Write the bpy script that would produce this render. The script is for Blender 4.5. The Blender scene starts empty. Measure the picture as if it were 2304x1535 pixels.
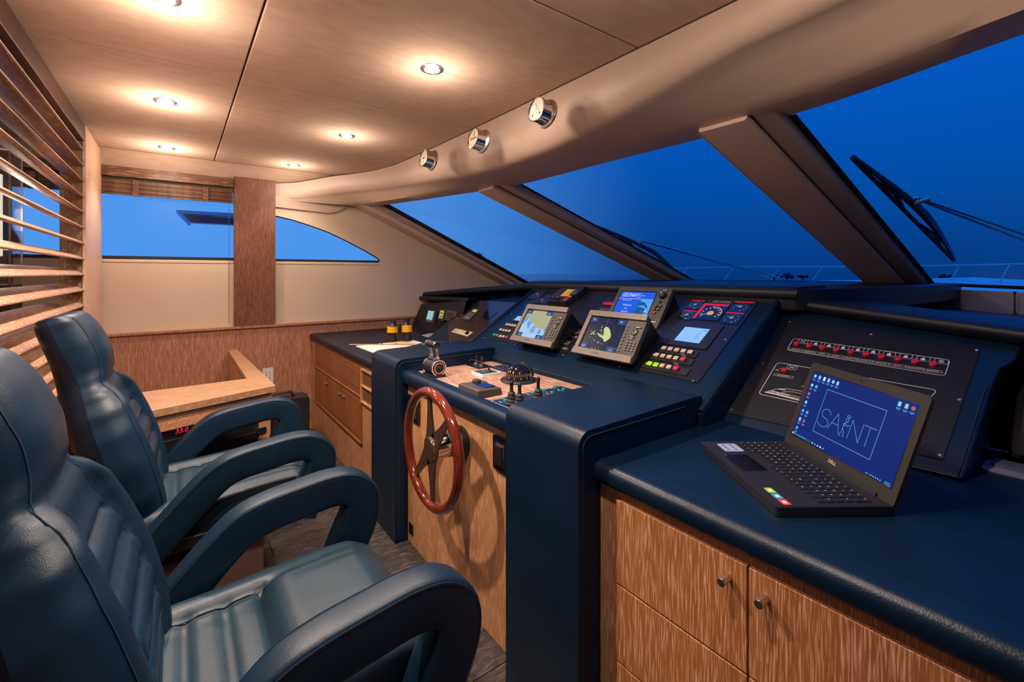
import bpy, math, random
from mathutils import Vector as V, Matrix
random.seed(7)
PI = math.pi
sc = bpy.context.scene
COL = sc.collection

# ------------------------------------------------------------------ camera
TH = math.atan2(752.0, 1024.0)                 # the ship's port beam lies this far left of the optical axis
cd = bpy.data.cameras.new('camera')
cam = bpy.data.objects.new('camera', cd)
COL.objects.link(cam)
cam.location = (0, 0, 1.35)
cam.rotation_euler = (PI / 2, 0, -TH)
cd.sensor_width = 36.0
cd.lens = 16.0
cd.shift_y = -(767.5 - 615.0) / 2304.0
cd.clip_start = 0.03
cd.clip_end = 3000
sc.camera = cam

# ------------------------------------------------------------------ sky, exposure
w = bpy.data.worlds.new('dusk_sky')
sc.world = w
w.use_nodes = True
nt = w.node_tree
nt.nodes.clear()
_tc = nt.nodes.new('ShaderNodeTexCoord')
_sx = nt.nodes.new('ShaderNodeSeparateXYZ')
nt.links.new(_tc.outputs['Generated'], _sx.inputs[0])
_cr = nt.nodes.new('ShaderNodeValToRGB')
nt.links.new(_sx.outputs['Z'], _cr.inputs[0])
_e = _cr.color_ramp.elements
_e[0].position = 0.0; _e[0].color = (0.002, 0.052, 0.25, 1)
_e[1].position = 0.55; _e[1].color = (0.001, 0.125, 0.66, 1)
_n = _e.new(0.16); _n.color = (0.001, 0.088, 0.43, 1)
_n = _e.new(1.0); _n.color = (0.02, 0.30, 1.35, 1)
_mr = nt.nodes.new('ShaderNodeMapRange')
_mr.interpolation_type = 'SMOOTHSTEP'
nt.links.new(_sx.outputs['Y'], _mr.inputs['Value'])
_mr.inputs['From Min'].default_value = 0.56
_mr.inputs['From Max'].default_value = 1.0
_mx = nt.nodes.new('ShaderNodeMix')
_mx.data_type = 'RGBA'
nt.links.new(_mr.outputs['Result'], _mx.inputs[0])
nt.links.new(_cr.outputs[0], _mx.inputs[6])
_mx.inputs[7].default_value = (0.085, 0.33, 0.87, 1)
_bg = nt.nodes.new('ShaderNodeBackground')
_bg.inputs['Strength'].default_value = 1.0
nt.links.new(_mx.outputs[2], _bg.inputs['Color'])
_wo = nt.nodes.new('ShaderNodeOutputWorld')
nt.links.new(_bg.outputs[0], _wo.inputs[0])
sc.view_settings.view_transform = 'Standard'
sc.view_settings.look = 'None'
sc.view_settings.exposure = 0.0
sc.view_settings.gamma = 1.0
sc.view_settings.use_curve_mapping = False
SPOT_W = 30.0                                   # every ceiling downlight
SPOT_COL = (1.0, 0.80, 0.66)
BULB = 40.0
SPILL_W = 4.5

# ------------------------------------------------------------------ geometry of the view (used to measure positions)
AX = V((math.sin(TH), math.cos(TH), 0)); RX = V((math.cos(TH), -math.sin(TH), 0)); UP = V((0, 0, 1)); EYE = V((0, 0, 1.35))
def ray(x, y): return AX + RX * ((x - 1152) / 1024) + UP * ((615 - y) / 1024)
def hit(x, y, p, n):
    d = ray(x, y); p = V(p); n = V(n)
    return EYE + d * ((p - EYE).dot(n) / d.dot(n))
def atX(x, y, v): return hit(x, y, (v, 0, 0), (1, 0, 0))
def atY(x, y, v): return hit(x, y, (0, v, 0), (0, 1, 0))
def atZ(x, y, v): return hit(x, y, (0, 0, v), (0, 0, 1))
def atD(x, y, D): return EYE + ray(x, y) * D

class Frame:
    """a flat face of the room: u runs to starboard, v up the slope, n out of it"""
    def __init__(s, o, slope=None, u=(0, -1, 0), v=None):
        s.o = V(o); s.u = V(u).normalized()
        if v is None:
            a = math.atan(slope); v = (math.cos(a), 0, math.sin(a))
        s.v = V(v).normalized(); s.n = s.u.cross(s.v)
    def uv(s, x, y):
        p = hit(x, y, s.o, s.n) - s.o
        return p.dot(s.u), p.dot(s.v)
    def P(s, u, v, n=0): return s.o + s.u * u + s.v * v + s.n * n
    def M(s, u=0, v=0, n=0, rot=0):
        m = Matrix((s.u, s.v, s.n)).transposed().to_4x4()
        m.translation = s.P(u, v, n)
        return m @ Matrix.Rotation(rot, 4, 'Z')

# ------------------------------------------------------------------ materials
MATS = {}
def node_mat(name):
    m = bpy.data.materials.new(name); m.use_nodes = True
    MATS[name] = m
    return m, m.node_tree, m.node_tree.nodes['Principled BSDF']
def mat(name, col, rough=0.5, metal=0.0, spec=0.5, emit=0, ecol=None, bump=None, vary=None, coat=0, sheen=0, trans=0):
    m, t, b = node_mat(name)
    b.inputs['Base Color'].default_value = (*col, 1)
    b.inputs['Roughness'].default_value = rough
    b.inputs['Metallic'].default_value = metal
    b.inputs['Specular IOR Level'].default_value = spec
    b.inputs['Coat Weight'].default_value = coat
    b.inputs['Sheen Weight'].default_value = sheen
    b.inputs['Transmission Weight'].default_value = trans
    if emit:
        b.inputs['Emission Color'].default_value = (*(ecol or col), 1)
        b.inputs['Emission Strength'].default_value = emit
    if bump or vary:
        tc = t.nodes.new('ShaderNodeTexCoord')
    if vary:
        c2, s, st = vary
        mp = t.nodes.new('ShaderNodeMapping'); mp.inputs['Scale'].default_value = st
        nz = t.nodes.new('ShaderNodeTexNoise'); nz.inputs['Scale'].default_value = s; nz.inputs['Detail'].default_value = 5
        rp = t.nodes.new('ShaderNodeValToRGB')
        rp.color_ramp.elements[0].position = 0.35; rp.color_ramp.elements[0].color = (*col, 1)
        rp.color_ramp.elements[1].position = 0.68; rp.color_ramp.elements[1].color = (*c2, 1)
        t.links.new(tc.outputs['Object'], mp.inputs[0]); t.links.new(mp.outputs[0], nz.inputs['Vector'])
        t.links.new(nz.outputs[0], rp.inputs[0]); t.links.new(rp.outputs[0], b.inputs['Base Color'])
    if bump:
        s, k = bump
        nz = t.nodes.new('ShaderNodeTexNoise'); nz.inputs['Scale'].default_value = s; nz.inputs['Detail'].default_value = 3
        bp = t.nodes.new('ShaderNodeBump'); bp.inputs['Strength'].default_value = k; bp.inputs['Distance'].default_value = 0.004
        t.links.new(tc.outputs['Object'], nz.inputs['Vector']); t.links.new(nz.outputs[0], bp.inputs['Height'])
        t.links.new(bp.outputs[0], b.inputs['Normal'])
    return m
def leather(name, col, rough=0.42, spec=0.5, fine=420, k=0.35):
    """grained hide: small cells, broad soft creases, slight colour wear"""
    m, t, b = node_mat(name)
    b.inputs['Roughness'].default_value = rough
    b.inputs['Specular IOR Level'].default_value = spec
    tc = t.nodes.new('ShaderNodeTexCoord')
    vo = t.nodes.new('ShaderNodeTexVoronoi'); vo.inputs['Scale'].default_value = fine
    nz = t.nodes.new('ShaderNodeTexNoise'); nz.inputs['Scale'].default_value = 7; nz.inputs['Detail'].default_value = 4
    rp = t.nodes.new('ShaderNodeValToRGB')
    rp.color_ramp.elements[0].position = 0.3; rp.color_ramp.elements[0].color = (*[c * 0.86 for c in col], 1)
    rp.color_ramp.elements[1].position = 0.7; rp.color_ramp.elements[1].color = (*[c * 1.15 for c in col], 1)
    b1 = t.nodes.new('ShaderNodeBump'); b1.inputs['Strength'].default_value = k; b1.inputs['Distance'].default_value = 0.0012
    b2 = t.nodes.new('ShaderNodeBump'); b2.inputs['Strength'].default_value = 0.25; b2.inputs['Distance'].default_value = 0.012
    for n in (vo, nz): t.links.new(tc.outputs['Object'], n.inputs['Vector'])
    t.links.new(nz.outputs[0], rp.inputs[0]); t.links.new(rp.outputs[0], b.inputs['Base Color'])
    t.links.new(vo.outputs['Distance'], b1.inputs['Height'])
    t.links.new(nz.outputs[0], b2.inputs['Height']); t.links.new(b1.outputs[0], b2.inputs['Normal'])
    t.links.new(b2.outputs[0], b.inputs['Normal'])
    return m
def oak(name, dark, lite, lime, grain, rough=0.45, across=360, wav=0.0, lime_at=0.60):
    """limed oak; grain is the axis (0,1,2) the pores follow"""
    m, t, b = node_mat(name)
    b.inputs['Roughness'].default_value = rough
    b.inputs['Specular IOR Level'].default_value = 0.35
    tc = t.nodes.new('ShaderNodeTexCoord')
    sc1 = [across] * 3; sc1[grain] = 16.0
    sc2 = [9.0] * 3; sc2[grain] = 1.1
    def nz(s, detail, dist):
        mp = t.nodes.new('ShaderNodeMapping'); mp.inputs['Scale'].default_value = s
        n = t.nodes.new('ShaderNodeTexNoise'); n.inputs['Scale'].default_value = 1; n.inputs['Detail'].default_value = detail
        n.inputs['Distortion'].default_value = dist
        t.links.new(tc.outputs['Object'], mp.inputs[0]); t.links.new(mp.outputs[0], n.inputs['Vector'])
        return n
    n1 = nz(sc1, 3, 0.3 + wav); n2 = nz(sc2, 4, 1.2)
    r2 = t.nodes.new('ShaderNodeValToRGB')
    r2.color_ramp.elements[0].position = 0.3; r2.color_ramp.elements[0].color = (*dark, 1)
    r2.color_ramp.elements[1].position = 0.72; r2.color_ramp.elements[1].color = (*lite, 1)
    t.links.new(n2.outputs[0], r2.inputs[0])
    r1 = t.nodes.new('ShaderNodeValToRGB')
    r1.color_ramp.elements[0].position = lime_at - 0.12; r1.color_ramp.elements[0].color = (0, 0, 0, 1)
    r1.color_ramp.elements[1].position = lime_at + 0.08; r1.color_ramp.elements[1].color = (1, 1, 1, 1)
    t.links.new(n1.outputs[0], r1.inputs[0])
    mx = t.nodes.new('ShaderNodeMix'); mx.data_type = 'RGBA'
    t.links.new(r1.outputs[0], mx.inputs[0]); t.links.new(r2.outputs[0], mx.inputs[6])
    mx.inputs[7].default_value = (*lime, 1)
    t.links.new(mx.outputs[2], b.inputs['Base Color'])
    bp = t.nodes.new('ShaderNodeBump'); bp.inputs['Strength'].default_value = 0.15; bp.inputs['Distance'].default_value = 0.001
    t.links.new(n1.outputs[0], bp.inputs['Height']); t.links.new(bp.outputs[0], b.inputs['Normal'])
    return m
def glow(name, col, k=1.0): return mat(name, (0.006, 0.006, 0.007), 0.25, spec=0.04, emit=k, ecol=col)

OD, OL, OM = (0.29, 0.118, 0.043), (0.42, 0.185, 0.070), (0.64, 0.38, 0.24)
oak_z = oak('limed_oak_upright', OD, OL, OM, 2)
oak_y = oak('limed_oak_athwart', OD, OL, OM, 1)
oak_x = oak('limed_oak_fore_aft', OD, OL, OM, 0)
oak_door = oak('limed_oak_door', (0.33, 0.115, 0.032), (0.42, 0.165, 0.052), (0.74, 0.42, 0.26), 2, across=300, lime_at=0.60)
oak_cab = oak('honey_oak_door', (0.19, 0.065, 0.020), (0.27, 0.098, 0.032), (0.36, 0.16, 0.07), 2, lime_at=0.7)
oak_red = oak('reddish_limed_oak', (0.27, 0.105, 0.052), (0.35, 0.142, 0.072), (0.52, 0.28, 0.19), 2, across=420, lime_at=0.57)
oak_helm = oak('limed_oak_helm_lit', (0.38, 0.155, 0.057), (0.54, 0.24, 0.092), (0.74, 0.46, 0.29), 2, across=330)  # upright oak lightened; stronger light on the helm front is in the colour
oak_col = oak('shaded_column_oak', (0.115, 0.040, 0.020), (0.16, 0.058, 0.030), (0.27, 0.125, 0.075), 2, across=420, lime_at=0.58)  # darker copy of the wainscot oak; the column's weaker light is painted in
oak_slat = oak('slat_oak', (0.25, 0.12, 0.058), (0.36, 0.19, 0.10), (0.66, 0.48, 0.35), 1, across=55, wav=2.2, lime_at=0.66)
oak_dark = oak('dark_oak', (0.07, 0.028, 0.012), (0.13, 0.052, 0.022), (0.30, 0.17, 0.09), 2, across=60, wav=1.5, lime_at=0.68)
oak_dark_y = oak('dark_oak_athwart', (0.06, 0.022, 0.010), (0.10, 0.036, 0.016), (0.22, 0.11, 0.06), 1, across=60, wav=1.5, lime_at=0.74)
oak_deck = oak('pale_oak_deck', (0.27, 0.135, 0.08), (0.35, 0.185, 0.115), (0.46, 0.29, 0.215), 1, across=110, lime_at=0.55)
oak_top = oak('pale_oak_top', (0.27, 0.135, 0.065), (0.34, 0.175, 0.09), (0.42, 0.25, 0.15), 0, across=110, lime_at=0.6)
blind_wood = oak('woven_blind_wood', (0.055, 0.022, 0.012), (0.15, 0.06, 0.03), (0.27, 0.13, 0.07), 0, across=150, lime_at=0.6)
floor_wood = oak('grey_floor_oak', (0.020, 0.017, 0.0155), (0.042, 0.035, 0.031), (0.082, 0.070, 0.062), 0, across=80, wav=1.0, rough=0.4)
blue_hide = leather('navy_upholstery', (0.0014, 0.0105, 0.028), 0.38, 0.27, 300, 0.2)
black_hide = leather('black_navy_upholstery', (0.004, 0.007, 0.016), 0.42, 0.3, 300, 0.2)
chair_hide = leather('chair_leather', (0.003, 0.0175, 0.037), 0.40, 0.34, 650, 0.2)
chair_hide_lt = leather('seat_leather_lit', (0.009, 0.028, 0.046), 0.40, 0.40, 650, 0.2)  # chair leather lightened; the sheen on the seat top is put into the colour
thread = mat('navy_thread', (0.022, 0.036, 0.058), 0.8, spec=0.1)
suede = mat('ceiling_suede', (0.56, 0.40, 0.29), 0.92, spec=0.1, vary=((0.50, 0.35, 0.262), 11, (1.0, 2.4, 1)))
gap_dark = mat('seam_shadow_cloth', (0.05, 0.035, 0.025), 0.95)
cream = mat('cream_leather', (0.50, 0.37, 0.285), 0.42, spec=0.5, bump=(260, 0.12))
wallcloth = mat('wall_fabric', (0.60, 0.475, 0.36), 0.85, spec=0.15, bump=(500, 0.15))
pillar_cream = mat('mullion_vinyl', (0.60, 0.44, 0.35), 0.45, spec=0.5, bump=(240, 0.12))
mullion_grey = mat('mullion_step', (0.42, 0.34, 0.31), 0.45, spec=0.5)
blk = mat('black_plastic', (0.012, 0.012, 0.014), 0.42)
blk_gloss = mat('black_gloss', (0.006, 0.006, 0.009), 0.08, coat=0.5)
blk_panel = mat('instrument_panel', (0.010, 0.009, 0.012), 0.33, spec=0.45)
carbon = mat('woven_panel', (0.007, 0.007, 0.011), 0.4, spec=0.2, bump=(900, 0.4))
rubber = mat('rubber', (0.013, 0.012, 0.012), 0.7)
grey_pl = mat('grey_plastic', (0.055, 0.048, 0.044), 0.5, spec=0.35)
bezel = mat('silver_bezel', (0.15, 0.128, 0.117), 0.45, metal=0.3)
lapgrey = mat('laptop_bezel', (0.026, 0.022, 0.020), 0.5, spec=0.25, bump=(600, 0.2))
chrome = mat('chrome', (0.82, 0.80, 0.78), 0.1, metal=1)
steel = mat('brushed_steel', (0.62, 0.58, 0.55), 0.3, metal=1)
bronze = mat('spoke_bronze', (0.15, 0.085, 0.06), 0.3, metal=0.7)
mahog = mat('varnished_mahogany', (0.17, 0.024, 0.008), 0.12, coat=1.0, vary=((0.085, 0.010, 0.005), 12, (1, 1, 1)))
mahog_d = mat('dark_mahogany', (0.065, 0.010, 0.008), 0.12, coat=1.0)
white_ink = mat('white_ink', (0.62, 0.60, 0.58), 0.6)
grey_ink = mat('grey_ink', (0.28, 0.26, 0.26), 0.6)
dark_ink = mat('dark_ink', (0.03, 0.03, 0.03), 0.6)
white_pl = mat('white_plastic', (0.72, 0.70, 0.66), 0.4)
paper = mat('paper', (0.74, 0.69, 0.62), 0.8)
paper_y = mat('yellow_chart', (0.72, 0.47, 0.16), 0.8)
yellow = mat('yellow_rubber', (0.75, 0.40, 0.005), 0.45)
red_btn = mat('red_button', (0.42, 0.012, 0.018), 0.4)
teal_btn = mat('teal_button', (0.0, 0.19, 0.22), 0.35)
cream_btn = mat('ivory_button', (0.55, 0.44, 0.32), 0.35)
pink_btn = mat('pink_button', (0.50, 0.03, 0.10), 0.35)
green_btn = mat('green_button', (0.06, 0.33, 0.13), 0.35)
yel_btn = mat('yellow_button', (0.7, 0.5, 0.08), 0.4)
clear_pl = mat('clear_cover', (0.25, 0.25, 0.30), 0.1)
gauge_face = mat('gauge_face', (0.66, 0.58, 0.48), 0.5)
brass = mat('brass', (0.55, 0.38, 0.16), 0.3, metal=1)
taupe = mat('taupe_plastic', (0.17, 0.095, 0.085), 0.5)
gel_white = mat('white_gelcoat', (0.88, 0.90, 0.92), 0.35)
yacht_glass = mat('yacht_window', (0.02, 0.09, 0.14), 0.1)
tree_leaf = mat('distant_foliage', (0.02, 0.045, 0.075), 0.9, bump=(3, 0.5))
lamp_white = glow('lamp_shade_glow', (1.0, 0.86, 0.70), 0.9)
bulb_m = glow('downlight_bulb', (1.0, 0.78, 0.55), BULB)
sea_m = mat('sea', (0.008, 0.03, 0.06), 0.15, bump=(0.6, 0.6))
g_blue = glow('screen_blue', (0.012, 0.11, 0.75), 1.0)
g_blue2 = glow('screen_blue_light', (0.10, 0.36, 0.95), 1.0)
g_blue3 = glow('screen_blue_dark', (0.015, 0.09, 0.28), 1.0)
g_navy = glow('screen_navy', (0.006, 0.014, 0.05), 1.0)
g_tag = glow('screen_tag', (0.008, 0.06, 0.20), 1.0)
g_line = glow('screen_line', (0.05, 0.10, 0.20), 1.0)
g_white = glow('screen_white', (0.80, 0.86, 0.95), 1.0)
g_land = glow('chart_land', (0.42, 0.42, 0.24), 1.0)
g_sea = glow('chart_sea', (0.40, 0.60, 0.86), 1.0)
g_shal = glow('chart_shallow', (0.12, 0.34, 0.80), 1.0)
g_cont = glow('chart_contour', (0.30, 0.36, 0.36), 1.0)
g_echo = glow('radar_echo', (0.60, 0.66, 0.26), 1.0)
g_lcd = glow('lcd_pale_blue', (0.30, 0.56, 0.98), 1.0)
g_lcdi = glow('lcd_ink', (0.12, 0.24, 0.50), 1.0)
g_desk = glow('desktop_blue', (0.0, 0.018, 0.17), 1.0)
g_deskl = glow('desktop_line', (0.16, 0.42, 0.80), 1.0)
g_task = glow('desktop_search', (0.0, 0.07, 0.24), 1.0)
g_icon = glow('desktop_icon', (0.25, 0.62, 0.70), 1.0)
g_icor = glow('desktop_icon_red', (0.45, 0.10, 0.14), 1.0)
g_red = glow('red_backlight', (0.75, 0.01, 0.05), 1.0)
g_digit = glow('red_digits', (1.0, 0.02, 0.06), 1.6)
g_amber = glow('amber_dial', (0.75, 0.33, 0.12), 1.0)
g_amberlcd = glow('amber_lcd', (0.62, 0.27, 0.01), 1.0)
g_lime = glow('lime_light', (0.45, 0.90, 0.02), 1.0)
g_limel = glow('lime_lcd', (0.42, 0.68, 0.03), 1.0)
g_ylcd = glow('yellow_lcd', (0.45, 0.40, 0.10), 1.0)
g_teal = glow('teal_lcd', (0.34, 0.55, 0.58), 1.0)
g_comp = glow('compass_card', (0.85, 0.45, 0.36), 0.8)
g_helm = glow('dim_blue_lcd', (0.008, 0.04, 0.22), 1.0)

def make_glass(name, tint, gloss=1.0, rough=0.02):
    m = bpy.data.materials.new(name); m.use_nodes = True
    t = m.node_tree; t.nodes.clear()
    lw = t.nodes.new('ShaderNodeLayerWeight'); lw.inputs[0].default_value = 0.5
    pw_ = t.nodes.new('ShaderNodeMath'); pw_.operation = 'POWER'; pw_.inputs[1].default_value = 5
    fr = t.nodes.new('ShaderNodeMath'); fr.operation = 'MULTIPLY_ADD'; fr.inputs[1].default_value = 0.5; fr.inputs[2].default_value = 0.008
    t.links.new(lw.outputs['Facing'], pw_.inputs[0]); t.links.new(pw_.outputs[0], fr.inputs[0])
    tr = t.nodes.new('ShaderNodeBsdfTransparent'); tr.inputs[0].default_value = (*tint, 1)
    gl = t.nodes.new('ShaderNodeBsdfGlossy'); gl.inputs['Roughness'].default_value = rough
    gl.inputs[0].default_value = (gloss, gloss, gloss, 1)
    mx = t.nodes.new('ShaderNodeMixShader'); out = t.nodes.new('ShaderNodeOutputMaterial')
    t.links.new(fr.outputs[0], mx.inputs[0]); t.links.new(tr.outputs[0], mx.inputs[1]); t.links.new(gl.outputs[0], mx.inputs[2])
    t.links.new(mx.outputs[0], out.inputs[0])
    return m
glass = make_glass('window_glass', (0.93, 0.97, 1.0), 0.7)
hazy_glass = make_glass('salted_window_glass', (0.93, 0.97, 1.0), 0.6, 0.28)
acrylic = make_glass('acrylic', (0.94, 0.94, 0.95), 1.0)

# ------------------------------------------------------------------ mesh builder
class MB:
    def __init__(s, M=None):
        s.v = []; s.f = []; s.mi = []; s.sm = []; s.mats = []; s.M = M
    def add(s, vs, fs, m, smooth=False, M=None):
        if m not in s.mats: s.mats.append(m)
        k = s.mats.index(m); b = len(s.v)
        M = M if M is not None else s.M
        s.v += [(M @ V(p)) if M is not None else V(p) for p in vs]
        for f in fs:
            s.f.append([b + i for i in f]); s.mi.append(k); s.sm.append(smooth)
        return s
    def box(s, x0, x1, y0, y1, z0, z1, m, M=None):
        vs = [(x, y, z) for x in (x0, x1) for y in (y0, y1) for z in (z0, z1)]
        return s.add(vs, [(0, 1, 3, 2), (4, 6, 7, 5), (0, 4, 5, 1), (2, 3, 7, 6), (0, 2, 6, 4), (1, 5, 7, 3)], m, False, M)
    def poly(s, pts, m, M=None): return s.add(pts, [tuple(range(len(pts)))], m, False, M)
    def prism(s, pts, z0, z1, m, M=None, smooth=True):
        n = len(pts)
        s.add([(x, y, z0) for x, y in pts] + [(x, y, z1) for x, y in pts],
              [(i, (i + 1) % n, n + (i + 1) % n, n + i) for i in range(n)], m, smooth, M)
        s.add([(x, y, z0) for x, y in pts], [tuple(range(n - 1, -1, -1))], m, False, M)
        return s.add([(x, y, z1) for x, y in pts], [tuple(range(n))], m, False, M)
    def cyl(s, x, y, z0, z1, r, m, n=20, r2=None, M=None):
        r2 = r if r2 is None else r2
        return s.lathe([(0, z0), (r, z0), (r2, z1), (0, z1)], m, n, (x, y, 0), M)
    def lathe(s, prof, m, n=24, c=(0, 0, 0), M=None, smooth=True):
        vs = [(c[0] + r * math.cos(2 * PI * i / n), c[1] + r * math.sin(2 * PI * i / n), c[2] + z) for r, z in prof for i in range(n)]
        fs = [(j * n + i, j * n + (i + 1) % n, (j + 1) * n + (i + 1) % n, (j + 1) * n + i) for j in range(len(prof) - 1) for i in range(n)]
        return s.add(vs, fs, m, smooth, M)
    def tube(s, pts, r, m, n=8, closed=False, M=None, radii=None, caps=True):
        pts = [V(p) for p in pts]; N = len(pts); vs = []; prev = None
        for i, p in enumerate(pts):
            a = pts[(i - 1) % N] if (closed or i > 0) else p
            b = pts[(i + 1) % N] if (closed or i < N - 1) else p
            t = (b - a).normalized()
            if prev is None:
                q = V((0, 0, 1)) if abs(t.z) < 0.9 else V((1, 0, 0))
                x = t.cross(q).normalized()
            else:
                x = (prev - t * prev.dot(t)).normalized()
            prev = x; y = t.cross(x)
            rr = radii[i] if radii else r
            vs += [p + (x * math.cos(2 * PI * k / n) + y * math.sin(2 * PI * k / n)) * rr for k in range(n)]
        L = N if closed else N - 1
        fs = [(i * n + k, i * n + (k + 1) % n, ((i + 1) % N) * n + (k + 1) % n, ((i + 1) % N) * n + k) for i in range(L) for k in range(n)]
        if not closed and caps: fs += [tuple(range(n - 1, -1, -1)), tuple((N - 1) * n + k for k in range(n))]
        return s.add(vs, fs, m, True, M)
    def stroke(s, pts, wd, z, m, closed=False, M=None):
        P = [V((p[0], p[1], 0)) for p in pts]
        if closed: P.append(P[0])
        for a, b in zip(P, P[1:]):
            d = (b - a)
            if d.length < 1e-7: continue
            d.normalize(); q = V((-d.y, d.x, 0)) * wd / 2; e = d * wd * 0.35
            s.add([(*(a - e + q).xy, z), (*(a - e - q).xy, z), (*(b + e - q).xy, z), (*(b + e + q).xy, z)], [(0, 1, 2, 3)], m, False, M)
        return s
    def rect(s, x0, x1, y0, y1, z, m, M=None): return s.add([(x0, y0, z), (x1, y0, z), (x1, y1, z), (x0, y1, z)], [(0, 1, 2, 3)], m, False, M)
    def disc(s, x, y, r, z, m, n=16, M=None, ry=None):
        return s.poly([(x + r * math.cos(2 * PI * i / n), y + (ry or r) * math.sin(2 * PI * i / n), z) for i in range(n)], m, M)
    def text(s, body, x, y, z, size, m, align='CENTER', rot=0, shear=0, sx=1.0, M=None):
        vs, fs = text_geo(body, align, shear)
        c, q = math.cos(rot), math.sin(rot)
        pts = [(x + (a * sx * c - b * q) * size, y + (a * sx * q + b * c) * size, z) for a, b in vs]
        return s.add(pts, fs, m, False, M)
    def grid(s, fn, nu, nv, m, M=None, closed_u=False, smooth=True):
        vs = [fn(i / nu, j / nv) for i in range(nu + (0 if closed_u else 1)) for j in range(nv + 1)]
        U = nu if closed_u else nu + 1
        fs = [(i * (nv + 1) + j, ((i + 1) % U) * (nv + 1) + j, ((i + 1) % U) * (nv + 1) + j + 1, i * (nv + 1) + j + 1) for i in range(nu) for j in range(nv)]
        return s.add(vs, fs, m, smooth, M)
    def build(s, name, parent=None, bev=0, seg=2, angle=40, loc=None, subsurf=0):
        me = bpy.data.meshes.new(name)
        me.from_pydata([tuple(p) for p in s.v], [], s.f)
        for m in s.mats: me.materials.append(m)
        me.polygons.foreach_set('material_index', s.mi)
        me.polygons.foreach_set('use_smooth', [bool(x or bev) for x in s.sm])
        me.update()
        if bev or any(s.sm):
            try: me.set_sharp_from_angle(angle=math.radians(angle))
            except Exception: pass
        o = bpy.data.objects.new(name, me); COL.objects.link(o)
        if parent is not None: o.parent = parent
        if loc is not None: o.location = loc
        if bev:
            b = o.modifiers.new('bevel', 'BEVEL'); b.width = bev; b.segments = seg; b.limit_method = 'ANGLE'; b.angle_limit = math.radians(35)
            b.harden_normals = True
        return o

_TXT = {}
def text_geo(body, align, shear):
    k = (body, align, shear)
    if k in _TXT: return _TXT[k]
    cu = bpy.data.curves.new('t', 'FONT'); cu.body = body; cu.align_x = align; cu.align_y = 'CENTER'; cu.size = 1; cu.shear = shear; cu.resolution_u = 2
    ob = bpy.data.objects.new('t', cu)
    me = bpy.data.meshes.new_from_object(ob)
    r = ([(v.co.x, v.co.y) for v in me.vertices], [tuple(p.vertices) for p in me.polygons])
    bpy.data.objects.remove(ob); bpy.data.meshes.remove(me); bpy.data.curves.remove(cu)
    _TXT[k] = r
    return r
def arc(cx, cy, r, a0, a1, n=6): return [(cx + r * math.cos(math.radians(a0 + (a1 - a0) * i / n)), cy + r * math.sin(math.radians(a0 + (a1 - a0) * i / n))) for i in range(n + 1)]
def rrect(x0, x1, y0, y1, r, n=4):
    return arc(x1 - r, y0 + r, r, -90, 0, n) + arc(x1 - r, y1 - r, r, 0, 90, n) + arc(x0 + r, y1 - r, r, 90, 180, n) + arc(x0 + r, y0 + r, r, 180, 270, n)
def bez(P, n=10):
    """Catmull-Rom through the points"""
    P = [V(p) for p in P]; Q = [P[0] * 2 - P[1]] + P + [P[-1] * 2 - P[-2]]; out = []
    for i in range(1, len(Q) - 2):
        a, b, c, d = Q[i - 1:i + 3]
        for k in range(n):
            t = k / n
            out.append(0.5 * ((2 * b) + (c - a) * t + (2 * a - 5 * b + 4 * c - d) * t * t + (3 * b - a - 3 * c + d) * t ** 3))
    return out + [P[-1]]

def tag(o, label, cat, group=None):
    o['label'] = label; o['category'] = cat
    if group: o['group'] = group
    return o
def thing(name, label, cat, M=None, group=None):
    o = bpy.data.objects.new(name, None); COL.objects.link(o); o.empty_display_size = 0.05
    if M is not None:
        if isinstance(M, Matrix): o.matrix_world = M
        else: o.location = M
    return tag(o, label, cat, group)
def struct(o, label=None):
    o['kind'] = 'structure'
    if label: o['label'] = label
    return o
def sroot(name, label):
    o = bpy.data.objects.new(name, None); COL.objects.link(o); return struct(o, label)
def dup(root, M, label=None, group=None):
    r = root.copy(); COL.objects.link(r); r.matrix_world = M
    if label: r['label'] = label
    if group: r['group'] = group
    for ch in list(root.children):
        c = ch.copy(); COL.objects.link(c); c.parent = r
        for g in list(ch.children):
            d = g.copy(); COL.objects.link(d); d.parent = c
    return r
XZ = Matrix(((1, 0, 0, 0), (0, 0, -1, 0), (0, 1, 0, 0), (0, 0, 0, 1)))      # (x, y, z) -> (x, -z, y): draw in the X-Z plane, extrude athwart
def xz_prism(mb, pts, y0, y1, m): return mb.prism(pts, -y1, -y0, m, XZ)
YW = 4.25
# ================================================================== THE ROOM
# ---- floor: planks laid fore and aft
fl = sroot('floor', 'dark grey oak plank floor of the wheelhouse')
MB().box(-3.1, 2.2, -1.0, 4.3, -0.05, -0.006, gap_dark).build('subfloor', fl)
pm = {}
for i, yy in enumerate([-0.95 + 0.16 * k for k in range(33)]):
    off = (i * 0.47) % 1.3
    xs = [-3.0] + [v for v in [-3.0 + off + 1.3 * k for k in range(4)] if -2.9 < v < 0.95] + [1.0]
    for a, b in zip(xs, xs[1:]):
        L = round(b - a - 0.003, 3)
        if L not in pm:
            pm[L] = MB().box(0, L, 0, 0.1575, -0.006, 0, floor_wood).build('plank', fl, bev=0.0012, seg=1)
            o = pm[L]
        else:
            o = pm[L].copy(); COL.objects.link(o)
        o.location = (a, yy, 0)
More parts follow.
